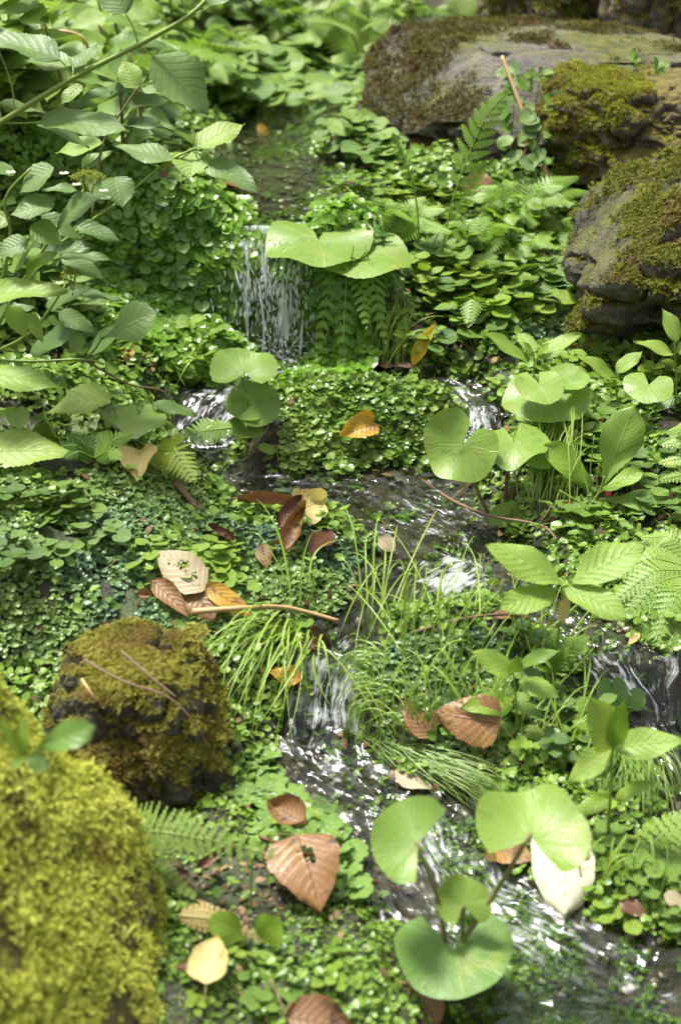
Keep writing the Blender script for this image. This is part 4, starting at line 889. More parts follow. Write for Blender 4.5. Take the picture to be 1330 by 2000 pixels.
PLK = dict(stalk=None, nveins=2, quilt=.012, fold=.2)
p = Plant('plantain', 'plantain with a large spoon-shaped leaf held upright at right', 'plant', (1170, 985))
p.leaf((1172, 960), (1238, 792), .46, 'mid', 'obovate', 0, .03, (-.1, -.85, .6), nveins=2, quilt=.012, nu=30); p.leaf((1168, 962), (1256, 922), .42, 'bright', 'obovate', -.02, -.02, (0, -.5, 1), nveins=2); p.leaf((1165, 968), (1062, 868), .44, 'bright', 'obovate', .02, .04, (0, -.6, .9), nveins=2)
p.leaf((1172, 975), (1290, 985), .42, 'mid', 'obovate', -.02, -.04, (0, -.55, .9), nveins=2); p.leaf((1165, 975), (1115, 905), .4, 'deep', 'obovate', .04, .06, (0, -.6, .9), nveins=2)
p.stalk([(1168, 985), (1165, 940), (1170, 905)], .0012, part='flower_stalk'); p.stalk([(1160, 985), (1152, 930), (1160, 850)], .0012, part='flower_stalk')
p = Plant('fleshy_stalk_plant', 'plant of fleshy green stalks with a pink berry at right below the plantain', 'plant', (1148, 992))
p.stem([(1148, 992), (1180, 985), (1205, 962)], .0028, .002, 'stemolive'); p.stem([(1148, 992), (1120, 975), (1092, 958)], .0025, .0018); p.stem([(1148, 992), (1170, 960), (1180, 930)], .0022, .0016)
mb = MB(); Vb, Fb = ico(2); mb.add(Vb * .0055 * np.array([1, 1, 1.3]) + p.p(1188, 962, -.01), Fb); mb.obj('berry', M['berry'], p.root, p.b); p.leaf((1188, 985), (1215, 998), .8, 'deep', 'elliptic')

p = Plant('four_leaved_seedling', 'seedling with four broad pale toothed leaves spread like a cross over the stream', 'plant', (1075, 1330))
p.stem([(1075, 1330, .0), (1090, 1240), (1100, 1148)], .0022, .0016)
Q4 = dict(nu=52, nv=13, serr=.13, teeth=26, quilt=.012, droop=.28, fold=.10)
p.leaf((1096, 1142), (948, 1064), .46, 'hydyoung', 'elliptic', 0, .02, (.05, -.6, 1), **Q4); p.leaf((1116, 1140), (1260, 1066), .50, 'hydyoung', 'elliptic', 0, .03, (-.1, -.55, 1), **Q4)
p.leaf((1086, 1156), (974, 1190), .52, 'hydyoung', 'elliptic', 0, -.04, (-.05, -.55, 1), **Q4); p.leaf((1100, 1150), (1226, 1208), .50, 'hydyoung', 'elliptic', 0, -.05, (.05, -.55, 1), **Q4)
p.leaf((1106, 1164), (1094, 1216), .45, 'straw', 'elliptic', 0, -.01, (.2, -.8, .5)); p.leaf((1098, 1146), (1090, 1128), .5, 'bright', 'ovate', 0, .02)
KW = dict(nu=34, nv=9, serr=.10, teeth=18)
p = Plant('serrate_leaved_shoot', 'leafy shoot in long grass on the island between the two streams', 'plant', (1010, 1450))
p.stem([(1010, 1450), (1008, 1380), (1002, 1312)], .002, .0013)
for b, t, w_, m in [((1000, 1318), (918, 1272), .5, 'hydyoung'), ((1012, 1330), (1092, 1362), .55, 'hydyoung'), ((1002, 1375), (898, 1384), .5, 'bright'), ((1008, 1375), (1060, 1400), .5, 'mid'), ((1004, 1315), (1010, 1280), .6, 'mid'), ((1010, 1420), (960, 1440), .5, 'mid'), ((1015, 1300), (1095, 1270), .34, 'mid'), ((1015, 1310), (1060, 1320), .5, 'deep'), ((1010, 1425), (1075, 1440), .45, 'bright')]: p.leaf(b, t, w_, m, 'ovate', 0, -.01, (0, -.55, .9), **KW)
p = Plant('serrate_leaved_shoot', 'tall leafy shoot at right where the side stream rejoins', 'plant', (1185, 1640))
p.stem([(1185, 1640), (1192, 1540), (1196, 1458)], .0024, .0016)
for b, t, w_, m in [((1194, 1462), (1148, 1362), .62, 'hydyoung'), ((1200, 1462), (1338, 1446), .48, 'hydyoung'), ((1192, 1466), (1108, 1528), .5, 'hydyoung'), ((1200, 1562), (1282, 1524), .30, 'hydyoung'), ((1188, 1560), (1120, 1590), .5, 'bright'), ((1196, 1458), (1218, 1365), .34, 'bright'), ((1190, 1500), (1160, 1520), .5, 'mid')]: p.leaf(b, t, w_, m, 'ovate', 0, -.01, (0, -.6, .9), **KW)
p = Plant('round_leaf_plant', 'plant with one rounded leaf beside the tall leafy shoot at right', 'plant', (1200, 1420)); p.rleaf((1195, 1352), 34, 180, (0, -.8, .6), 'rounddeep', 0, (1200, 1418), cup=-.1, sinus=5); p.rleaf((1240, 1365), 22, 150, (0, -.8, .6), 'rounddeep', 0, (1205, 1418), cup=-.1, sinus=5)
p = Plant('marsh_marigold', 'plant with four big kidney-shaped leaves standing in the rapids nearest the camera', 'plant', (885, 1856), 1.245)
p.stem([(893, 1850), (950, 1770), (1036, 1628, .01)], .0034, .0026, 'stemolive'); p.stem([(872, 1850), (850, 1740, .0), (812, 1646, .01)], .003, .0022, 'stemolive'); p.stem([(903, 1850), (903, 1800), (905, 1768)], .0028, .002, 'stemolive')
K4 = dict(nr=10, nph=72, teeth=44, serr=.02)
p.rleaf((1038, 1638), 116, 20, (-.08, -.30, .95), 'round', .01, None, sinus=48, cup=.16, wave=.13, sx=1.0, **K4)
p.rleaf((816, 1648), 92, -62, (-.1, -.55, .9), 'round', .01, None, sinus=70, cup=.22, wave=.10, **K4)
p.rleaf((905, 1768), 56, -10, (.1, -.80, .65), 'round', 0, None, sinus=34, cup=.14, wave=.12, nr=8, nph=56, teeth=24, serr=.03)
p.rleaf((886, 1852), 116, 180, (.0, -.18, 1), 'rounddeep', -.01, None, sinus=38, depth=.02, cup=-.05, wave=.05, **K4)
p = Plant('plantain', 'blurred seedling with spoon-shaped leaves on the yellow moss boulder', 'plant', (58, 1478), 1.20)
p.leaf((60, 1470), (188, 1420), .42, 'mid', 'obovate', -.06, -.06, (0, -.7, .8)); p.leaf((55, 1478), (96, 1502), .7, 'deep', 'elliptic', -.06, -.07, (0, -.8, .6)); p.leaf((50, 1470), (42, 1390), .3, 'bright', 'lance', -.06, -.04, (0, -.8, .6)); p.leaf((48, 1478), (0, 1400), .3, 'bright', 'lance', -.06, -.05, (0, -.8, .6)); p.leaf((55, 1475), (20, 1500), .5, 'bright', 'obovate', -.06, -.07, (0, -.8, .6))
for lb, b, ls in [('small plant with two blunt bright leaves on bare mud left of the lobed brown leaf', (500, 1840), [((495, 1838), (405, 1795), .55, 'bright'), ((505, 1845), (545, 1795), .75, 'bright')]), ]:
    p = Plant('young_plant', lb, 'plant', b)
    for q in ls: p.leaf(q[0], q[1], q[2], q[3], 'obovate', -.01, -.02, (0, -.7, .8), nveins=2)

# ------------------------------------------------------------------ ferns
p = Plant('fern', 'fern with two upright fronds in front of the broad boulder', 'fern', (830, 520), fwd=.035)
p.frond([(862, 500), (880, 400), (915, 300), (948, 225), (990, 178)], 'fern', (-.35, -.9, .35), npin=10, width=.17, lobes=10, stalk=.36, rad=.0022, sweep=.55, gapk=.75)
p.frond([(818, 470), (815, 400), (800, 335), (775, 280), (768, 262)], 'fern', (.75, -.6, .3), npin=11, width=.14, lobes=9, stalk=.35, rad=.002, sweep=.5, gapk=.75)
p.frond([(835, 520), (850, 460), (905, 400), (935, 340), (948, 314)], 'fern', (.5, -.8, .3), npin=10, width=.12, lobes=6, stalk=.4, rad=.0018, sweep=.5)
p = Plant('fern', 'young fern sprouting against the yellow-green mossy boulder', 'fern', (1200, 335), fwd=.035)
p.frond([(1200, 335), (1222, 260), (1240, 195), (1258, 172)], 'fern', (0, -.9, .4), npin=11, width=.34, lobes=8, stalk=.25, rad=.0016, gapk=.8)
p.frond([(1200, 335), (1225, 275), (1270, 240), (1290, 236)], 'fern', (0, -.7, .7), npin=10, width=.22, lobes=7, stalk=.2)
p.frond([(1200, 335), (1195, 275), (1172, 252), (1165, 250)], 'fern', (0, -.7, .7), npin=8, width=.22, lobes=7, stalk=.2)
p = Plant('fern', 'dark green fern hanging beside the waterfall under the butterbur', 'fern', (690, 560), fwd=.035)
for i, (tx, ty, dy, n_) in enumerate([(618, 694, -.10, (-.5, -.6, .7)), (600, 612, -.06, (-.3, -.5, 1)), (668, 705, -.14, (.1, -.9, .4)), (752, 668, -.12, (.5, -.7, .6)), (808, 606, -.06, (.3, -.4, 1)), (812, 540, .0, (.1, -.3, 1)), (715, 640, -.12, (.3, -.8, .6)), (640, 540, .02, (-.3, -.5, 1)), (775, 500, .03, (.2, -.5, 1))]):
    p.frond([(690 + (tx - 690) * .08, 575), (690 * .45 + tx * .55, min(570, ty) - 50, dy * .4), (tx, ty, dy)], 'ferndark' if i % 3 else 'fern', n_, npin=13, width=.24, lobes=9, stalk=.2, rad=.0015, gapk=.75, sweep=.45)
p = Plant('fern', 'mat of low fern fronds at the foot of the right-hand boulders', 'fern', (1010, 430), fwd=.035)
for tx, ty, dy in [(1130, 345, .05), (1100, 365, -.02), (930, 365, .05), (900, 390, 0), (1120, 400, -.05), (985, 350, .08), (1060, 350, .08), (1010, 385, -.08), (1150, 375, .03)]:
    p.frond([(1010, 430), ((1010 + tx) / 2, (430 + ty) / 2 - 30, dy / 2), (tx, ty, dy)], 'fern', (0, -.55, 1), npin=20, width=.26, lobes=10, stalk=.1)
p = Plant('fern', 'fern with glossy fronds lying over the slope right of the waterfall lip', 'fern', (770, 470), fwd=.035)
for tx, ty, dy, m in [(690, 410, 0, 'fern'), (720, 440, -.05, 'fern'), (870, 410, -.02, 'fernpale'), (850, 440, -.05, 'fern'), (880, 455, -.08, 'fern'), (830, 385, .04, 'fernpale'), (760, 390, .05, 'fern')]:
    p.frond([(775, 470), ((775 + tx) / 2, (470 + ty) / 2 - 28, dy / 2), (tx, ty, dy)], m, (0, -.5, 1), npin=18, width=.28, lobes=9, stalk=.12)
p = Plant('fern', 'tall pale fern at the top of the picture behind the stream', 'fern', (705, 110), fwd=.12)
for tx, ty, dy in [(640, 20, .1), (690, -30, .2), (760, -20, .2), (800, 20, .1), (810, 60, 0), (740, 40, -.2), (660, 50, -.2), (560, -10, .2), (600, 45, -.1), (715, -60, .3)]:
    p.frond([(705, 115), ((705 + tx) / 2, (110 + ty) / 2 - 30, dy / 2), (tx, ty, dy)], 'fernpale', (0, -.8, .7), npin=22, width=.36, lobes=8, stalk=.1, rad=.003)
p = Plant('fern', 'pale fern at the top edge beside the brown mossy boulder', 'fern', (905, 60), fwd=.12)
for tx, ty, dy in [(870, -20, .1), (940, -20, .1), (960, 20, 0), (990, -10, 0), (850, 20, 0), (905, -50, .2)]:
    p.frond([(905, 60), ((905 + tx) / 2, (60 + ty) / 2 - 25, dy / 2), (tx, ty, dy)], 'fernpale', (0, -.8, .7), npin=20, width=.32, lobes=8, stalk=.1, rad=.003)
p = Plant('fern', 'fern with one lime and two green fronds leaning over the dark pool edge', 'fern', (290, 905), fwd=.035)
p.frond([(455, 835, .04), (390, 842, .03), (310, 878, 0)], 'fern', (0, -.75, .7), npin=17, width=.26, lobes=8, stalk=.03)
p.frond([(296, 882, -.01), (340, 880, -.04), (380, 942, -.09)], 'fernlime', (.1, -.75, .7), npin=15, width=.42, lobes=9, stalk=.02)
p.frond([(290, 905), (340, 920), (360, 940, -.05)], 'fern', (0, -.6, .8), npin=13, width=.3, lobes=8, stalk=.05); p.frond([(290, 905), (320, 940), (310, 965, -.04)], 'fern', (0, -.6, .8), npin=12, width=.3, lobes=8, stalk=.05)
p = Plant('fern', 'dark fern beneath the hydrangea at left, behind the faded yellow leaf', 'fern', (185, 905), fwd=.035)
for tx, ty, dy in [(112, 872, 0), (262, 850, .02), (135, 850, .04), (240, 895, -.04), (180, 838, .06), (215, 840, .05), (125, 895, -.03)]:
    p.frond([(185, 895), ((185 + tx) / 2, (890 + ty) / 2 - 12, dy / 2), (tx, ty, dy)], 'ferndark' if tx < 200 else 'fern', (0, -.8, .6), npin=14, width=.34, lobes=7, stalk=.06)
p = Plant('fern', 'pale fern drooping in from the right edge above the dark wet stone', 'fern', (1400, 940), fwd=.035)
for tx, ty, dy in [(1282, 905, 0), (1285, 938, -.03), (1280, 978, -.05), (1282, 1022, -.06), (1300, 845, .04), (1290, 870, .02)]:
    p.frond([(1400, 935), (1340, ty - 12, dy / 2), (tx, ty, dy)], 'fernpale', (-.1, -.6, 1), npin=14, width=.22, lobes=6, stalk=.05, gapk=.8)
p = Plant('fern', 'feathery fern spilling over the bank at the right edge, beside the cross-shaped seedling', 'fern', (1370, 1120), fwd=.035)
for tx, ty, dy in [(1175, 1130, 0), (1190, 1180, -.05), (1230, 1255, -.10), (1275, 1265, -.13), (1215, 1100, .05), (1320, 1250, -.12), (1250, 1050, .07), (1205, 1225, -.08), (1300, 1290, -.14)]:
    p.frond([(1370, 1115), ((1370 + tx) / 2, (1115 + ty) / 2 - 35, dy / 2), (tx, ty, dy)], 'fern' if ty % 2 else 'fernpale', (-.1, -.55, 1), npin=19, width=.27, lobes=9, stalk=.08)
p = Plant('fern', 'fern seedling growing between the tufts behind the cross-shaped seedling stem', 'fern', (1080, 1320), fwd=.035)
for tx, ty, dy in [(1040, 1230, .02), (1110, 1270, -.03), (1060, 1290, -.06), (1150, 1240, .02), (1085, 1225, .03)]:
    p.frond([(1080, 1320), ((1080 + tx) / 2, (1320 + ty) / 2 - 15, dy / 2), (tx, ty, dy)], 'fern', (0, -.7, .8), npin=13, width=.3, lobes=7, stalk=.15)
p = Plant('fern', 'fern tip reaching in from the lower right edge over the rapids', 'fern', (1400, 1640), fwd=.035)
for tx, ty, dy in [(1180, 1712, -.05), (1210, 1660, 0), (1265, 1735, -.06), (1260, 1625, .03), (1310, 1740, -.06)]:
    p.frond([(1400, 1632), ((1390 + tx) / 2, (1630 + ty) / 2 - 22, dy / 2), (tx, ty, dy)], 'fernpale', (-.1, -.7, .8), npin=13, width=.28, lobes=6, stalk=.08)
p = Plant('fern', 'fern fronds poking out from under the yellow moss boulder', 'fern', (232, 1640), fwd=.07)
p.frond([(232, 1632), (300, 1622, -.02), (400, 1638, -.03), (548, 1672, -.04)], 'fernpale', (0, -.85, .6), npin=21, width=.20, lobes=8, stalk=.02, gapk=.75, w_prof=lambda v: (1 - v)**.55 * min(1, .7 + v * 2), sweep=.25)
p.frond([(232, 1672), (300, 1690, -.02), (388, 1758, -.05)], 'fernpale', (0, -.85, .6), npin=15, width=.22, lobes=5, stalk=.02, gapk=1.15, sweep=.25)
p.frond([(245, 1700, -.02), (340, 1780, -.04), (420, 1862, -.06), (478, 1935, -.08)], 'fern', (.25, -.8, .6), npin=18, width=.10, lobes=5, stalk=.02, gapk=1.1)
p = Plant('fern', 'small fern deep in the shade of the boulder cleft', 'fern', (1165, 690), fwd=.035)
for tx, ty, dy in [(1125, 655, 0), (1195, 660, 0), (1160, 640, .02), (1200, 685, -.02)]: p.frond([(1165, 692), ((1165 + tx) / 2, (690 + ty) / 2 - 10, 0), (tx, ty, dy)], 'fern', (0, -.8, .6), npin=10, width=.34, lobes=6, stalk=.1)
# dead frond
mb = MB(); b0 = G(352, 1822)
frond(mb, [b0 + np.array([0, 0, .02]), G(430, 1835) + np.array([0, 0, .025]), G(522, 1868) + np.array([0, 0, .012])], (0, -.85, .6), npin=15, width=.19, lobes=4, stalk=.05, gapk=1.0, sweep=.15)
tag(mb.obj('dead_frond', [M['ferndry'], M['ferndry']], None, b0), 'withered straw-coloured fern frond lying on mud at lower left', 'dead frond')

# ------------------------------------------------------------------ grasses
def grass(label, n, base, tip, lift=(.03, .09), w=(.002, .0038), mat='grass', jb=12, jt=18, sag=.0, dy=(0, 0), tipz=(.004, .03)):
    """blades run from the base polyline to the tip polyline (photo points), rooted on the ground"""
    mb = MB(); bb, tt = np.array(base, float), np.array(tip, float)
    def along(a, u): f = u * (len(a) - 1); i = min(int(f), len(a) - 2); return a[i] + (a[i + 1] - a[i]) * (f - i)
    o = None
    for i in range(n):
        u = rnd.random(); v = min(1, max(0, u + rnd.gauss(0, .14)))
        b = G(*(along(bb, u) + np.array([rnd.gauss(0, jb), rnd.gauss(0, jb * .6)]))); t = G(*(along(tt, v) + np.array([rnd.gauss(0, jt), rnd.gauss(0, jt)])))
        t = t + np.array([0, rnd.uniform(*dy) if dy[0] != dy[1] else 0, rnd.uniform(*tipz)]); L = rnd.uniform(*lift); s = rnd.gauss(0, .012)
        q = [b, b * .65 + t * .35 + np.array([s, 0, L]), b * .25 + t * .75 + np.array([s * 1.5, 0, L * .95]), t]
        grassblade(mb, q, rnd.uniform(*w), rnd.random()); o = b if o is None else o
    return tag(mb.obj('grass_tuft', M[mat], None, o), label, 'grass')
grass('tuft of long arching grass spilling past the brown moss block into the small fall', 46, [(520, 1235), (570, 1225), (625, 1270)], [(425, 1300), (450, 1400), (520, 1450), (590, 1400)], (.03, .075), (.0020, .0036), jb=20, jt=30)
grass('tuft of slender upright grass left of the small fall', 6, [(560, 1215), (620, 1225)], [(470, 1050), (510, 1130), (600, 1120), (650, 1150)], (.01, .05), (.002, .0036), jt=30, tipz=(.03, .08))
grass('tuft of upright grass at the head of the small fall', 9, [(690, 1270), (760, 1235)], [(640, 1170), (700, 1100), (760, 1130), (800, 1180)], (.03, .08), (.0018, .0034), jt=35, tipz=(.03, .07))
grass('curtain of pale grass hanging along the right side of the small fall', 110, [(725, 1300), (745, 1400)], [(672, 1330), (676, 1420), (690, 1490)], (.03, .06), (.0010, .0019), 'grasspale', jb=22, jt=18)
grass('long pale grass combed downstream by the current below the island', 120, [(690, 1440), (760, 1475), (820, 1500)], [(830, 1545), (950, 1575), (1010, 1590)], (.012, .03), (.0008, .0015), 'grasspale', jb=18, jt=20, tipz=(.002, .012))
grass('fine grass growing over the liverwort on the island', 60, [(740, 1300), (900, 1320), (1080, 1330)], [(720, 1230), (880, 1200), (1000, 1260), (1150, 1250)], (.04, .09), (.0012, .0024), jb=45, jt=45, tipz=(.03, .08))
grass('thick grass on the lower edge of the island around the orange-brown leaf', 75, [(760, 1460), (900, 1440), (1100, 1470)], [(720, 1420), (860, 1380), (1000, 1350), (1180, 1400)], (.03, .07), (.0014, .0028), jb=30, jt=45, tipz=(.02, .07))
grass('pale grass trailing beside the tall leafy shoot at right', 80, [(1180, 1480), (1260, 1470)], [(1160, 1560), (1230, 1590), (1330, 1610)], (.03, .06), (.0013, .0026), 'grasspale', jb=25, jt=28)
grass('grass tuft at the foot of the waterfall under the dark fern', 75, [(640, 690), (740, 690), (760, 720)], [(610, 640), (680, 600), (760, 640), (800, 690)], (.03, .07), (.0022, .0036), jb=18, jt=26, tipz=(.02, .06))
grass('few grass blades beside the strap leaf at left of the rapids', 20, [(360, 730), (420, 740)], [(340, 800), (400, 720), (440, 760)], (.03, .06), (.005, .009), jb=16, jt=20)
grass('fine grass blades on the right bank below the plantain', 40, [(1120, 980), (1020, 1000)], [(1090, 900), (1130, 860), (1000, 940)], (.03, .06), (.0014, .0026), jb=28, jt=28, tipz=(.03, .08))
for (px, py, tx, ty) in [(1040, 1480, 1030, 1270), (1075, 1560, 1060, 1380), (985, 1540, 1005, 1470)]: pass
grass('grass blades by the water under the lower right fern', 14, [(1140, 1760), (1290, 1800)], [(1200, 1690), (1280, 1740)], (.02, .05), (.0016, .003), jb=20, jt=20, tipz=(.02, .05))

# ------------------------------------------------------------------ twigs and canes
def twig(name, label, cat, pts, r0, r1, mat='wood', branch=()):
    W = [np.array(q) for q in pts]; mb = MB(); tube(mb, W, r0, r1, 7, 6, .5, 0, .22)
    for q in branch: tube(mb, [np.array(x) for x in q], r1 * .9, r1 * .5, 5, 4)
    return tag(mb.obj(name, M[mat], None, W[0]), label, cat)
def gz(px, py, h): q = G(px, py); q[2] += h; return q
twig('dry_cane', 'straight dry cane leaning against the broad flat-topped boulder', 'cane', [P(1074, 358, 3.02), P(1040, 270, 3.06), P(1012, 195, 3.10), P(980, 110, 3.16)], .0055, .0042, 'bamboo')
twig('twig', 'thin reddish twig crossing behind the dry cane', 'twig', [P(1020, 334, 3.04), P(1030, 270, 3.07), P(1052, 212, 3.10)], .0028, .0015, 'woodred')
twig('twig', 'dark forked twig lying across the riffle below the upright butterbur', 'twig', [gz(822, 950, .012), gz(880, 1000, .022), gz(950, 1040, .028), gz(1050, 1060, .03), gz(1085, 1085, .02)], .0030, .0018, 'wood', [[gz(1050, 1060, .03), gz(1075, 1035, .04)], [gz(880, 1000, .022), gz(905, 985, .03)]])
twig('stick', 'pale stick lying across the grass at the head of the small fall', 'stick', [gz(378, 1226, .02), gz(470, 1228, .03), gz(560, 1240, .035), gz(660, 1250, .03)], .0042, .003, 'bamboo')
twig('twig', 'long brown twig draped down the brown-green moss block', 'twig', [P(165, 1288, 1.50), P(240, 1330, 1.455), P(330, 1362, 1.44), P(385, 1420, 1.43), P(428, 1500, 1.44)], .0016, .0010, 'wood')
twig('twig', 'thick straight twig lying on top of the brown-green moss block', 'twig', [P(238, 1272, 1.49), P(290, 1318, 1.46), P(345, 1362, 1.44)], .0018, .0012, 'wood')
twig('twig', 'short pale twig on the face of the brown-green moss block', 'twig', [P(160, 1326, 1.47), P(188, 1368, 1.45)], .002, .0012, 'bamboo')
twig('twig', 'red-brown twig lying between the clover leaves and the marsh marigold', 'twig', [gz(508, 1672, .02), gz(600, 1700, .022), gz(700, 1740, .02), gz(815, 1772, .018)], .0018, .0012, 'woodred')
twig('twig', 'bent brown twig among the leaves in the top left corner', 'twig', [P(15, 70, 3.0), P(80, 64, 3.0), P(140, 64, 3.0), P(172, 92, 3.0), P(165, 170, 3.0)], .005, .003, 'bamboo')
twig('twig', 'rough dark bark twig in the liverwort beside the faded yellow leaf', 'twig', [gz(345, 962, .012), gz(368, 990, .016), gz(388, 1010, .01)], .006, .004, 'wood')
twig('twig', 'brown twig stuck upright at the lip of the waterfall', 'twig', [P(507, 425, 2.78), P(508, 385, 2.78), P(510, 345, 2.79)], .0022, .0016, 'wood')
twig('twig', 'broken pale stalk on mud under the fern by the yellow moss boulder', 'twig', [gz(262, 1790, .01), gz(290, 1745, .03), gz(315, 1705, .05)], .004, .002, 'bamboo')
twig('twig', 'brown twig lying on the water edge left of the cross-shaped seedling', 'twig', [gz(800, 1262, .015), gz(900, 1238, .02), gz(1000, 1232, .02), gz(1060, 1245, .015)], .0024, .0016, 'wood')
twig('stalk', 'upright green stalk standing beside the lobed brown leaf', 'stalk', [gz(490, 1780, 0), gz(493, 1780, .045), gz(497, 1780, .075)], .0016, .0014, 'stemgreen')

# ------------------------------------------------------------------ fallen leaves
def fallen(label, b, t, wr, mat, kind='ovate', n=(0, -.45, 1), pet=None, hb=.012, ht=.012, holes=False, cat='fallen leaf', **kw):
    B0, T0 = G(*b), G(*t); B0[2] += hb; T0[2] += ht; n = nrm(np.asarray(n, float))
    o = dict(nu=44, nv=15, serr=.10, teeth=24, quilt=.008, droop=.25); o.update(kw)
    V, F, U = blade(kind, wr, seed=int(b[0] * 3 + b[1]), **o); mb = MB()
    bd = nrm(T0 - B0); x = nrm(np.cross(bd, n)); nn = np.cross(x, bd); L = np.linalg.norm(T0 - B0); tv = V[U[:, 0] > .999].mean(0); a = math.atan2(tv[2], tv[1])
    mb.add(orient(V, B0, bd * math.cos(a) - nn * math.sin(a), nn * math.cos(a) + bd * math.sin(a), L / math.hypot(tv[1], tv[2])), F, U)
    ob = mb.obj('fallen_leaf', M[mat], None, B0); tag(ob, label, cat)
    if pet is not None:
        q = G(*pet); q[2] += .015; m2 = MB(); tube(m2, arc(q, B0, .08), .0012, .0009, 5); m2.obj('leaf_stalk', M['stemolive' if mat != 'brown' else 'wood'], ob, B0)
    return ob
fallen('large lobed brown leaf with a hole, lying on mud by the red-brown twig', (580, 1700), (626, 1806), .90, 'brownround', 'cordate', (.1, -.55, .85), (510, 1672), .05, .015, bites=[(.30, .42, .07), (.22, .47, .05), (.38, .40, .04)], curl=-.10)
fallen('dark folded brown leaf behind the large lobed brown leaf', (600, 1680), (530, 1640), .8, 'brown', 'ovate', (.2, -.7, .7), None, .05, .05, curl=.5)
fallen('bleached white leaf standing in the rapids beside the marsh marigold', (1092, 1650), (1100, 1818), .62, 'ivory', 'strap', (-.15, -.75, .65), None, .06, .012, curl=-.35, serr=.02, twist=.2)
fallen('big orange-brown leaf hanging in grass at the foot of the island', (972, 1478), (842, 1462), .78, 'brownround', 'cordate', (0, -.8, .65), (1018, 1508), .045, .045, curl=-.12)
fallen('dull brown leaf tangled in grass left of the big orange-brown leaf', (845, 1480), (785, 1410), .65, 'brown', 'ovate', (0, -.7, .7), None, .03, .03)
fallen('brown leaf with a dark hole under the marsh marigold', (856, 2012), (786, 1928), .70, 'brown', 'ovate', (0, -.6, .8), None, .004, .006, bites=[(.55, .4, .08), (.62, .42, .05)])
fallen('brown leaf at the very bottom edge of the picture', (560, 2015), (690, 2040), .8, 'brown', 'ovate', (0, -.5, .9), (525, 1940), .02, .02, curl=.2)
fallen('small heart-shaped cream leaf on the ground at the bottom left', (405, 1962), (424, 1880), .72, 'straw', 'cordate', (-.1, -.8, .6), (402, 1985), .02, .03, curl=.25)
fallen('golden spotted leaf lying in front of the liverwort mound', (730, 884), (662, 902), .78, 'ochre', 'cordate', (-.05, -.8, .6), (770, 875), .045, .045, curl=.35)
fallen('faded yellow crumpled leaf on liverwort at left of the dark pool', (276, 922), (268, 964), .95, 'straw', 'cordate', (0, -.8, .6), None, .035, .02, curl=.3, wave=.08)
fallen('pale tan leaf with holes lying on the liverwort bank', (402, 1192), (310, 1118), .62, 'tan', 'ovate', (.1, -.75, .7), None, .03, .03, bites=[(.55, .62, .06), (.50, .65, .05), (.28, .60, .05), (.42, .55, .025), (.7, .4, .02)])
fallen('russet leaf under the pale tan leaf with holes', (375, 1165), (420, 1235), .75, 'brown', 'ovate', (0, -.7, .7), None, .015, .015)
fallen('orange-yellow leaf lying next to the pale stick', (402, 1182), (495, 1232), .40, 'ochre', 'ovate', (0, -.6, .8), None, .03, .02)
fallen('rust-brown leaf below the pale tan leaf, nearest the moss block', (300, 1165), (372, 1235), .42, 'brown', 'ovate', (0, -.6, .8), None, .025, .02, curl=.3)
fallen('small orange leaf scrap left of the pale tan leaf', (268, 1185), (300, 1190), .7, 'brownround', 'ovate', (0, -.7, .7), None, .02, .02, curl=.5)
fallen('long curled brown leaf on the liverwort below the dark pool', (575, 1010), (465, 1012), .34, 'brown', 'ovate', (0, -.5, .9), (435, 1000), .02, .03, curl=.9)
fallen('cream crumpled leaf at the top of the heap of brown leaves', (575, 1030), (632, 1010), .85, 'straw', 'cordate', (0, -.85, .5), None, .02, .03, curl=.25, wave=.08)
fallen('glossy brown curled leaf standing in the heap of brown leaves', (555, 1110), (598, 1045), .42, 'brownround', 'lance', (-.2, -.85, .5), None, .02, .05, curl=.8)
fallen('dark brown leaf at the back of the heap of brown leaves', (545, 1070), (590, 1030), .45, 'darkbrown', 'ovate', (0, -.8, .6), None, .03, .05, curl=.5)
fallen('small rolled orange-brown leaf beside the heap of brown leaves', (530, 1092), (566, 1086), .30, 'brownround', 'strap', (0, -.6, .8), None, .02, .02, curl=.9)
fallen('wet dark leaf lying alone left of the heap of brown leaves', (458, 1085), (408, 1052), .42, 'darkbrown', 'ovate', (0, -.6, .8), None, .02, .02, curl=.7)
fallen('small pinkish brown leaf below the heap of brown leaves', (512, 1096), (522, 1130), .6, 'brown', 'ovate', (0, -.7, .7), None, .02, .01)
fallen('leathery dark leaf right of the heap of brown leaves', (640, 1060), (605, 1100), .5, 'darkbrown', 'ovate', (0, -.5, .9), None, .015, .01)
fallen('wet tan leaf at the waterline above the small fall', (740, 1078), (772, 1100), .9, 'tan', 'ovate', (.1, -.6, .8), None, .015, .012)
fallen('dark red-brown leaf at the lip of the small fall', (598, 1262), (648, 1300), .8, 'darkbrown', 'cordate', (0, -.8, .6), None, .02, .02, curl=.3)
fallen('mustard leaf lying in the shallows under the arching grass', (590, 1378), (525, 1355), .62, 'ochre', 'ovate', (0, -.6, .8), None, .03, .03, wave=.08)
fallen('bright yellow curled leaf standing at the water edge right of the waterfall', (808, 728), (848, 688), .40, 'yellow', 'lance', (-.3, -.8, .5), (820, 748), .01, .05, curl=.5)
fallen('brown leaf floating beside the bright yellow curled leaf', (770, 730), (725, 733), .35, 'brown', 'ovate', (0, -.4, 1), None, .012, .012)
fallen('crimson leaf scrap in water beside the bright yellow curled leaf', (805, 742), (768, 733), .3, 'darkbrown', 'ovate', (0, -.4, 1), None, .02, .02)
fallen('ochre leaf lying in the far pool', (503, 282), (528, 280), .9, 'ochre', 'ovate', (0, -.8, .6), None, .03, .03)
fallen('small yellow leaf among stones at the near edge of the far pool', (330, 356), (330, 350), .5, 'yellow', 'ovate', (0, -.8, .6), None, .01, .04)
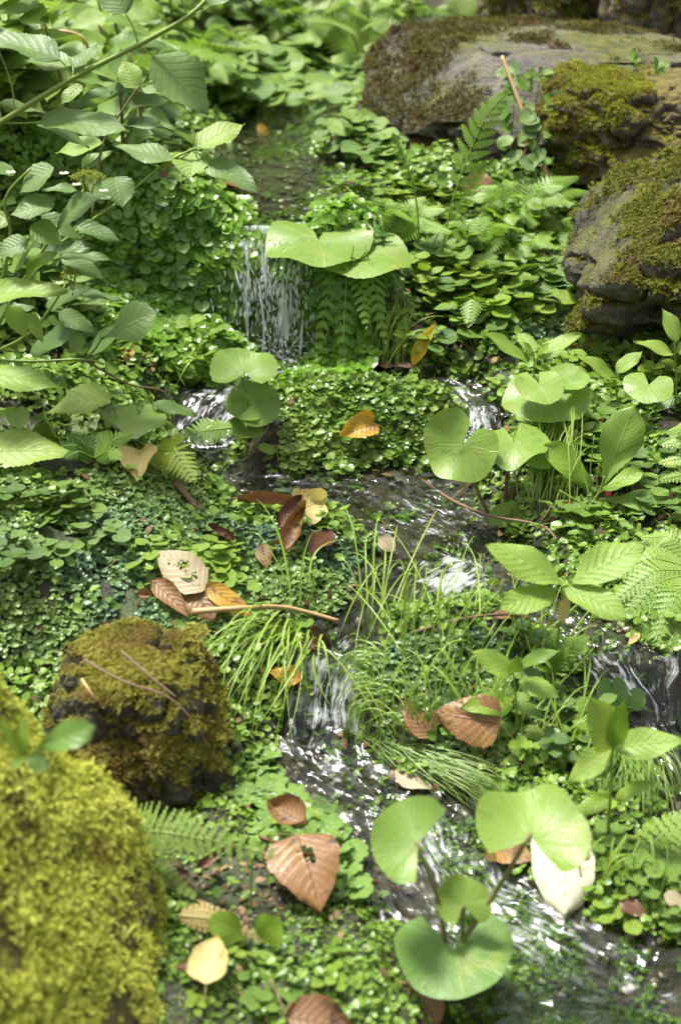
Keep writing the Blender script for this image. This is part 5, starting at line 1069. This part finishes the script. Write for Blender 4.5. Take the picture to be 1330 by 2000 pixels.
fallen('brown leaf at the near edge of the far pool, left of the waterfall lip', (312, 378), (332, 372), .8, 'brown', 'ovate', (0, -.8, .6), None, .01, .03)
fallen('tan leaf on the cress above the wet wall', (305, 405), (340, 400), .6, 'tan', 'ovate', (0, -.6, .8), None, .02, .02)
fallen('wet brown leaf caught on the lip of the waterfall', (440, 388), (478, 384), .6, 'brown', 'ovate', (0, -.6, .8), None, .02, .02)
fallen('tan curled leaf on the lip of the waterfall beside the twig', (480, 385), (520, 392), .5, 'tan', 'ovate', (0, -.6, .8), None, .02, .02, curl=.4)
fallen('reddish wet leaf in litter at the foot of the wet wall', (280, 715), (310, 730), .6, 'brown', 'ovate', (0, -.7, .7), None, .02, .01)
fallen('small yellow-brown leaf in litter at the foot of the wet wall', (258, 700), (248, 722), .6, 'ochre', 'ovate', (0, -.7, .7), None, .02, .01)
fallen('pink-brown leaf standing among the low ferns before the boulders', (932, 400), (932, 372), .8, 'brown', 'ovate', (0, -.9, .4), None, .0, .05)
fallen('long pale leaf lying on the shoulder of the cleft boulder', (1190, 372), (1252, 338), .22, 'straw', 'lance', (0, -.6, .8), None, .06, .02)
fallen('dark brown narrow leaf on the slope above the side pool', (948, 605), (918, 575), .35, 'darkbrown', 'ovate', (0, -.7, .7), None, .03, .03, curl=.4)
fallen('russet leaf on the bank under the plantain', (1100, 1005), (1125, 1020), .6, 'brownround', 'ovate', (0, -.6, .8), None, .015, .015, curl=.5)
fallen('dead brown leaf sunk in the rapids behind the marsh marigold stalk', (945, 1672), (1040, 1700), .6, 'brownround', 'ovate', (0, -.5, .9), None, .012, .012)
fallen('tan leaf lying in the current under the combed grass', (770, 1530), (845, 1560), .6, 'tan', 'ovate', (0, -.4, 1), None, .012, .012)
fallen('pale yellow leaf scrap lying along the rapids left of the marsh marigold', (738, 1690), (805, 1712), .3, 'straw', 'ovate', (0, -.5, 1), None, .015, .015)
fallen('cream leaf caught in the right-hand side stream', (1245, 1262), (1222, 1295), .4, 'straw', 'ovate', (0, -.7, .7), None, .02, .02)
fallen('tan leaf at the right edge of the rapids', (1290, 1790), (1340, 1800), .6, 'tan', 'ovate', (0, -.6, .8), None, .02, .02)
fallen('dark red leaf at the edge of the rapids under the lower right fern', (1208, 1800), (1258, 1830), .55, 'darkbrown', 'ovate', (0, -.6, .8), None, .02, .02)
fallen('dark purple-brown leaf on mud under the pale fern fronds', (330, 1760), (370, 1735), .8, 'darkbrown', 'ovate', (0, -.6, .8), None, .02, .02, curl=.3)
fallen('folded brown leaf on mud between fern tip and lobed leaf', (385, 1728), (440, 1705), .4, 'darkbrown', 'ovate', (0, -.7, .7), None, .02, .03, curl=.6)
fallen('thin mauve-brown leaf lying above the heart-shaped cream leaf', (340, 1918), (400, 1905), .25, 'brown', 'lance', (0, -.7, .7), None, .015, .015)
fallen('brown leaf drifting in the shade behind the cross-shaped seedling', (960, 1238), (1030, 1232), .3, 'brown', 'ovate', (0, -.5, .9), None, .02, .02)
fallen('yellow-tipped leaf fragment at the right edge under the pale fern', (1290, 938), (1318, 952), .5, 'yellow', 'ovate', (0, -.7, .7), None, .03, .03)

# ------------------------------------------------------------------ the many small plants, copied by zone
def proto(kind, v):
    r = random.Random(v * 31 + len(kind)); o = empty({'kidney': 'round_leaf_plant', 'bush': 'leafy_shrub', 'rosette': 'rosette_plant', 'clump': 'creeping_plant', 'dewy': 'saxifrage', 'fern': 'fern', 'oval': 'oval_leaf_plant'}[kind], (0, 0, 0), 'x', 'plant')
    def put(T, mat, b, y, n, s, part='leaf', sx=1): m = MB(); m.add(orient(T[0], b, np.asarray(y, float), n, s, sx), T[1], T[2]); m.obj(part, M[mat], o)
    def stalk(q, rad, mat='stemgreen', part='leaf_stalk'): m = MB(); tube(m, q, rad, rad * .7, 5, 3); m.obj(part, M[mat], o)
    Z = np.zeros(3)
    if kind == 'kidney':
        for i in range(r.choice([3, 4, 5])):
            a = i * 2.4 + r.random(); h = r.uniform(.4, 1.0); q = np.array([math.cos(a) * r.uniform(.2, .6), math.sin(a) * r.uniform(.2, .6), h]); s = r.uniform(.34, .52)
            put(disc(6, 40, r.choice([14, 20, 30]), .1, 1, r.uniform(-.15, .15), .08, 3, 18, .05, seed=v * 9 + i), 'round' if r.random() < .5 else 'rounddeep', q, (math.cos(a), math.sin(a), 0), (math.cos(a) * .3, math.sin(a) * .3 - r.uniform(.2, .8), 1), s); stalk(arc(Z, q, .1, .1), .022)
    elif kind == 'bush':
        H = 1.0; top = np.array([r.uniform(-.2, .2), r.uniform(-.2, .1), H]); stalk([Z, top * .5 + np.array([.05, 0, 0]), top], .018, 'stemolive', 'stem')
        for i in range(11):
            h = .25 + .75 * i / 10; a = i * 1.57 + (i // 2) * .5 + r.uniform(-.3, .3); d = np.array([math.cos(a), math.sin(a), r.uniform(.0, .35)]); b = top * h; L = r.uniform(.34, .55) * (1.1 - .4 * (h - .25))
            put(blade('ovate', r.uniform(.5, .66), 14, 7, .12, r.uniform(.2, .6), .03, .10, 12, seed=v * 20 + i), 'mid', b + d * .05, d + np.array([0, 0, r.uniform(-.3, .2)]), (r.uniform(-.4, .4), -r.uniform(.4, 1.1), .85), L)
    elif kind == 'rosette':
        for i in range(r.choice([5, 6, 7])):
            a = i * 2.4 + r.random() * .5; el = r.uniform(.35, 1.0); d = np.array([math.cos(a), math.sin(a), el]); put(blade('obovate', r.uniform(.36, .46), 18, 7, .15, r.uniform(.4, .9), .03, nveins=2, quilt=.012, seed=v * 20 + i), 'mid', Z, d, (math.cos(a) * -.3, math.sin(a) * -.3 - .3, 1), r.uniform(.6, 1.0))
    elif kind == 'oval':
        top = np.array([r.uniform(-.15, .15), r.uniform(-.2, 0), .7]); stalk([Z, top * .5, top], .02, 'stemgreen', 'stem')
        for i in range(8):
            h = .35 + .65 * i / 7; a = i * 1.57 + (i // 2) * .4; d = np.array([math.cos(a), math.sin(a), .3]); put(blade('elliptic', r.uniform(.5, .7), 14, 7, .1, r.uniform(.1, .5), .02, .08, 10, seed=v * 20 + i), 'mid', top * h, d + np.array([0, 0, r.uniform(-.2, .3)]), (r.uniform(-.4, .4), -r.uniform(.2, .9), .9), r.uniform(.34, .52))
    elif kind == 'clump':
        for i in range(9):
            a = i * 2.4; rr = .15 + .09 * i; q = np.array([math.cos(a) * rr, math.sin(a) * rr, r.uniform(.2, .55)]); put(disc(5, 24, 8, .1, 1.15, .1, .05, 2, seed=v * 9 + i), 'mid', q, (math.cos(a), math.sin(a), 0), (math.cos(a) * .3, math.sin(a) * .3 - .35, 1), r.uniform(.17, .28)); stalk(arc(Z, q, .1), .012)
    elif kind == 'dewy':
        for i in range(6):
            a = i * 2.4 + r.random(); rr = r.uniform(.15, .8); q = np.array([math.cos(a) * rr, math.sin(a) * rr, r.uniform(.2, .6)]); T = disc(6, 44, 10, .2, 1, .1, .06, 3, 0, 0, 7, .20, v * 9 + i); s = r.uniform(.36, .55)
            put(T, 'sax', q, (math.cos(a), math.sin(a), 0), (math.cos(a) * .2, math.sin(a) * .2 - .45, 1), s); stalk(arc(Z, q, .1), .016)
            m = MB(); nd = 9; k = rng.integers(0, len(T[0]), nd); W = orient(T[0], q, np.array([math.cos(a), math.sin(a), 0]), (math.cos(a) * .2, math.sin(a) * .2 - .45, 1), s)[k] + np.array([0, -.01, .02])
            Vd, Fd = ico(1); ex, ey, ez = frames(np.tile([0, 0, 1.], (nd, 1))); m.scatter((Vd, Fd, np.zeros((len(Vd), 2))), W, ex, ey, ez, rng.uniform(.014, .032, nd)); m.obj('dew', M['drop'], o)['kind'] = 'stuff'
    elif kind == 'fern':
        for i in range(7):
            a = i * .9 + r.random() * .4; d = np.array([math.cos(a), math.sin(a), 0]); m = MB(); frond(m, [Z, d * .45 + np.array([0, 0, r.uniform(.35, .6)]), d * 1.0 + np.array([0, 0, r.uniform(.1, .5)])], (0, -.4, 1), npin=16, width=.3, lobes=7, stalk=.12, rad=.008); m.obj('frond', [M['fern'], M['stemgreen']], o)
    return o
PRO = {}
def recolor(root, mat):
    for ch in root.children:
        if ch.name.startswith('leaf') and 'stalk' not in ch.name: ch.material_slots[0].link = 'OBJECT'; ch.material_slots[0].material = M[mat]
def zone(kind, n, poly, size, label, cat, group, mats=('mid',), mind=18, lift=-.004, water=False, nv=3, maxd=.35):
    xs = [q[0] for q in poly]; ys = [q[1] for q in poly]; got = []; tries = 0; placed = 0
    while placed < n and tries < n * 60:
        tries += 1; x, y = rnd.uniform(min(xs), max(xs)), rnd.uniform(min(ys), max(ys))
        if not inpoly(np.array([x]), np.array([y]), poly)[0] or any(abs(x - a) + abs(y - b) * 1.4 < mind for a, b in got): continue
        g = G(x, y)
        if not water and chan(np.array([g[0]]), np.array([g[1]]))[0] < .0: continue
        got.append((x, y)); v = placed % nv; key = (kind, v)
        if key not in PRO: PRO[key] = proto(kind, v); PRO[key]['used'] = 0
        s = rnd.uniform(*size); g[2] += lift; rz = rnd.uniform(0, 6.28)
        if kind in ('bush', 'oval', 'rosette', 'kidney'): rz = rnd.uniform(-1.1, 1.1)
        o = PRO[key]
        if o['used']: o = copy_tree(o, g, rz, s, label, group)
        else: o['used'] = 1; o.location = Vector(g); o.rotation_euler = (0, 0, rz); o.scale = (s, s, s); o['label'] = label; o['group'] = group
        if 'used' in o and o is not PRO[key]: del o['used']
        o['category'] = cat; recolor(o, rnd.choice(mats)) if kind not in ('kidney', 'dewy', 'fern') else None
        placed += 1
zone('kidney', 50, [(430, 100), (760, 90), (735, 230), (640, 245), (470, 230), (400, 180)], (.058, .11), 'round-leaved butterbur crowding the stream above the far pool', 'plant', 'butterburs crowding the upper stream', mind=22, water=True)
zone('kidney', 10, [(590, 250), (770, 250), (760, 350), (680, 340)], (.05, .085), 'small round-leaved plant at the right shore of the far pool', 'plant', 'round-leaved plants at the far pool', mind=26)
zone('bush', 46, [(-60, 20), (520, 10), (500, 110), (300, 170), (-60, 190)], (.16, .27), 'bright leafy shrub in the thicket at the top left', 'shrub', 'shrubs in the top left thicket', ('yellowgreen', 'bright', 'mid', 'deep', 'mid'), mind=36)
zone('bush', 10, [(520, 20), (830, 20), (800, 100), (560, 110)], (.16, .28), 'low leafy shrub behind the upper stream', 'shrub', 'low shrubs behind the upper stream', ('deep', 'mid', 'bright'), mind=40)
zone('bush', 22, [(-60, 200), (330, 190), (300, 330), (-60, 330)], (.18, .30), 'leafy undergrowth plant behind the hydrangea branch', 'plant', 'undergrowth behind the hydrangea branch', ('mid', 'deep', 'bright', 'hydyoung'), mind=32)
zone('fern', 8, [(100, 150), (420, 130), (400, 250), (120, 260)], (.16, .26), 'pale fern in the undergrowth behind the hydrangea branch', 'fern', 'ferns behind the hydrangea branch', mind=50)
zone('oval', 20, [(-80, 360), (180, 380), (200, 700), (-80, 720)], (.09, .15), 'shaded leafy plant on the bank under the hydrangea', 'plant', 'plants shaded by the hydrangea', ('deep', 'mid'), mind=34)
zone('rosette', 20, [(830, 440), (1090, 430), (1080, 560), (960, 660), (830, 640)], (.05, .10), 'plantain rosette on the slope right of the waterfall', 'plant', 'plantains right of the waterfall', ('bright', 'mid', 'hydyoung'), mind=34)
zone('fern', 6, [(740, 430), (1090, 430), (1080, 600), (820, 650)], (.07, .11), 'small fern on the slope between waterfall and boulders', 'fern', 'small ferns between waterfall and boulders', mind=60)
zone('fern', 7, [(520, 60), (820, 50), (800, 110), (560, 130)], (.16, .24), 'green fern behind the upper stream at the top of the picture', 'fern', 'ferns behind the upper stream', mind=45)
zone('oval', 10, [(760, 430), (1090, 430), (1090, 500), (800, 640), (760, 560)], (.06, .11), 'small leafy plant on the slope between waterfall and boulders', 'plant', 'small plants between waterfall and boulders', ('bright', 'mid', 'mid'), mind=28)
zone('clump', 16, [(820, 520), (1060, 540), (1000, 700), (820, 690)], (.06, .10), 'small round-leaved creeper above the side pool', 'plant', 'creepers above the side pool', ('mid', 'bright', 'deep'), mind=30)
zone('rosette', 12, [(960, 372), (1250, 365), (1110, 420), (900, 410)], (.06, .09), 'plantain rosette at the foot of the boulders', 'plant', 'plantains at the foot of the boulders', ('mid', 'bright'), mind=36)
zone('clump', 14, [(700, 375), (900, 375), (960, 430), (740, 440)], (.045, .07), 'round-leaved plant below the broad boulder', 'plant', 'round-leaved plants below the broad boulder', ('mid', 'bright'), mind=28)
zone('oval', 20, [(960, 760), (1340, 720), (1350, 1010), (1080, 1020), (960, 900)], (.05, .09), 'small leafy seedling on the right bank among the plantains', 'plant', 'seedlings on the right bank', ('bright', 'mid', 'hydyoung', 'deep'), mind=30)
zone('clump', 14, [(980, 860), (1340, 800), (1350, 1030), (1080, 1040)], (.05, .08), 'tiny round-leaved creeper on the right bank', 'plant', 'creepers on the right bank', ('mid', 'deep'), mind=30)
zone('dewy', 38, [(470, 1500), (560, 1480), (640, 1590), (720, 1700), (660, 1760), (560, 1700), (500, 1640)], (.026, .038), 'saxifrage with scalloped dewy leaves at the water edge by the moss block', 'plant', 'dewy saxifrages beside the moss block', mind=12)
zone('clump', 9, [(300, 1060), (460, 1080), (470, 1170), (290, 1130)], (.035, .05), 'pale round-leaved seedling in the liverwort near the tan leaf', 'plant', 'seedlings in the liverwort', ('hydyoung', 'bright'), mind=34)
zone('clump', 12, [(-40, 960), (150, 980), (220, 1110), (-40, 1120)], (.04, .062), 'grey-green creeper shading the left edge of the liverwort bank', 'plant', 'creepers on the left liverwort bank', ('hyd', 'mid', 'deep'), mind=34)
zone('oval', 12, [(880, 1280), (1230, 1300), (1160, 1500), (980, 1500)], (.05, .08), 'small leafy plant in the island grass', 'plant', 'small plants in the island grass', ('mid', 'bright', 'deep'), mind=34)
zone('clump', 14, [(1140, 1640), (1350, 1640), (1350, 1800), (1180, 1800)], (.035, .05), 'small bright creeper at the lower right water edge', 'plant', 'creepers at the lower right edge', ('bright', 'mid'), mind=24, water=True)
zone('clump', 10, [(330, 1800), (740, 1820), (720, 1990), (340, 1980)], (.02, .032), 'tiny creeper on mossy ground at the bottom edge', 'plant', 'creepers on the bottom mossy ground', ('bright', 'mid'), mind=40)
zone('oval', 9, [(330, 640), (480, 680), (440, 760), (320, 740)], (.05, .08), 'small leafy plant at the foot of the wet wall', 'plant', 'plants at the foot of the wet wall', ('bright', 'mid'), mind=26)
zone('oval', 7, [(640, 690), (780, 640), (900, 640), (900, 700), (780, 720)], (.05, .08), 'small glossy plant beside the grass under the waterfall', 'plant', 'glossy plants under the waterfall', ('bright', 'mid'), mind=26)
# vines on the broad boulder
for lb, pts in [('vine with small round leaves hanging down the face of the broad boulder', [(1012, 130, 3.19), (1005, 190, 3.14), (1000, 250, 3.10), (995, 300, 3.06)]), ('vine of grey-green leaves climbing the gap between the two back boulders', [(1060, 325, 3.02), (1050, 270, 3.06), (1045, 215, 3.08), (1055, 140, 3.12)]), ('vine creeping over the shoulder of the broad boulder at the right', [(1270, 130, 3.2), (1262, 110, 3.26), (1245, 100, 3.3)])]:
    pl = Plant('vine', lb, 'vine', pts[0][:2], pts[0][2]); q = [P(*x) for x in pts]; mb = MB(); tube(mb, q, .0014, .001, 5, 5); mb.obj('stem', M['stemred'], pl.root, pl.b)
    for i in range(16 if len(pts) == 4 else 6):
        u = i / 15 * (len(q) - 1.01); j = int(u); c = q[j] + (q[j + 1] - q[j]) * (u - j) + np.array([rnd.uniform(-.035, .035), -.012, rnd.uniform(-.01, .01)])
        T = disc(5, 22, 6, .1, 1.25, .1, .05, 2, seed=i); mb = MB(); a = rnd.uniform(0, 6.28); mb.add(orient(T[0], c, np.array([math.cos(a), -.3, math.sin(a) * .5]), (rnd.uniform(-.2, .2), -.7, .8), rnd.uniform(.011, .019)), T[1], T[2]); mb.obj('leaf', M['mid' if i % 3 else 'hyd'], pl.root, pl.b)
p = Plant('oval_leaf_plant', 'rosette of oval leaves growing from the face of the broad boulder', 'plant', (1045, 150), 3.1)
for tx, ty in [(1082, 138), (1080, 152), (1022, 150), (1030, 135), (1060, 130), (1055, 162)]: p.leaf((1050, 148), (tx, ty), .5, 'mid', 'obovate', 0, -.01, (0, -.7, .8))
for o in PRO.values():
    if 'used' in o: del o['used']
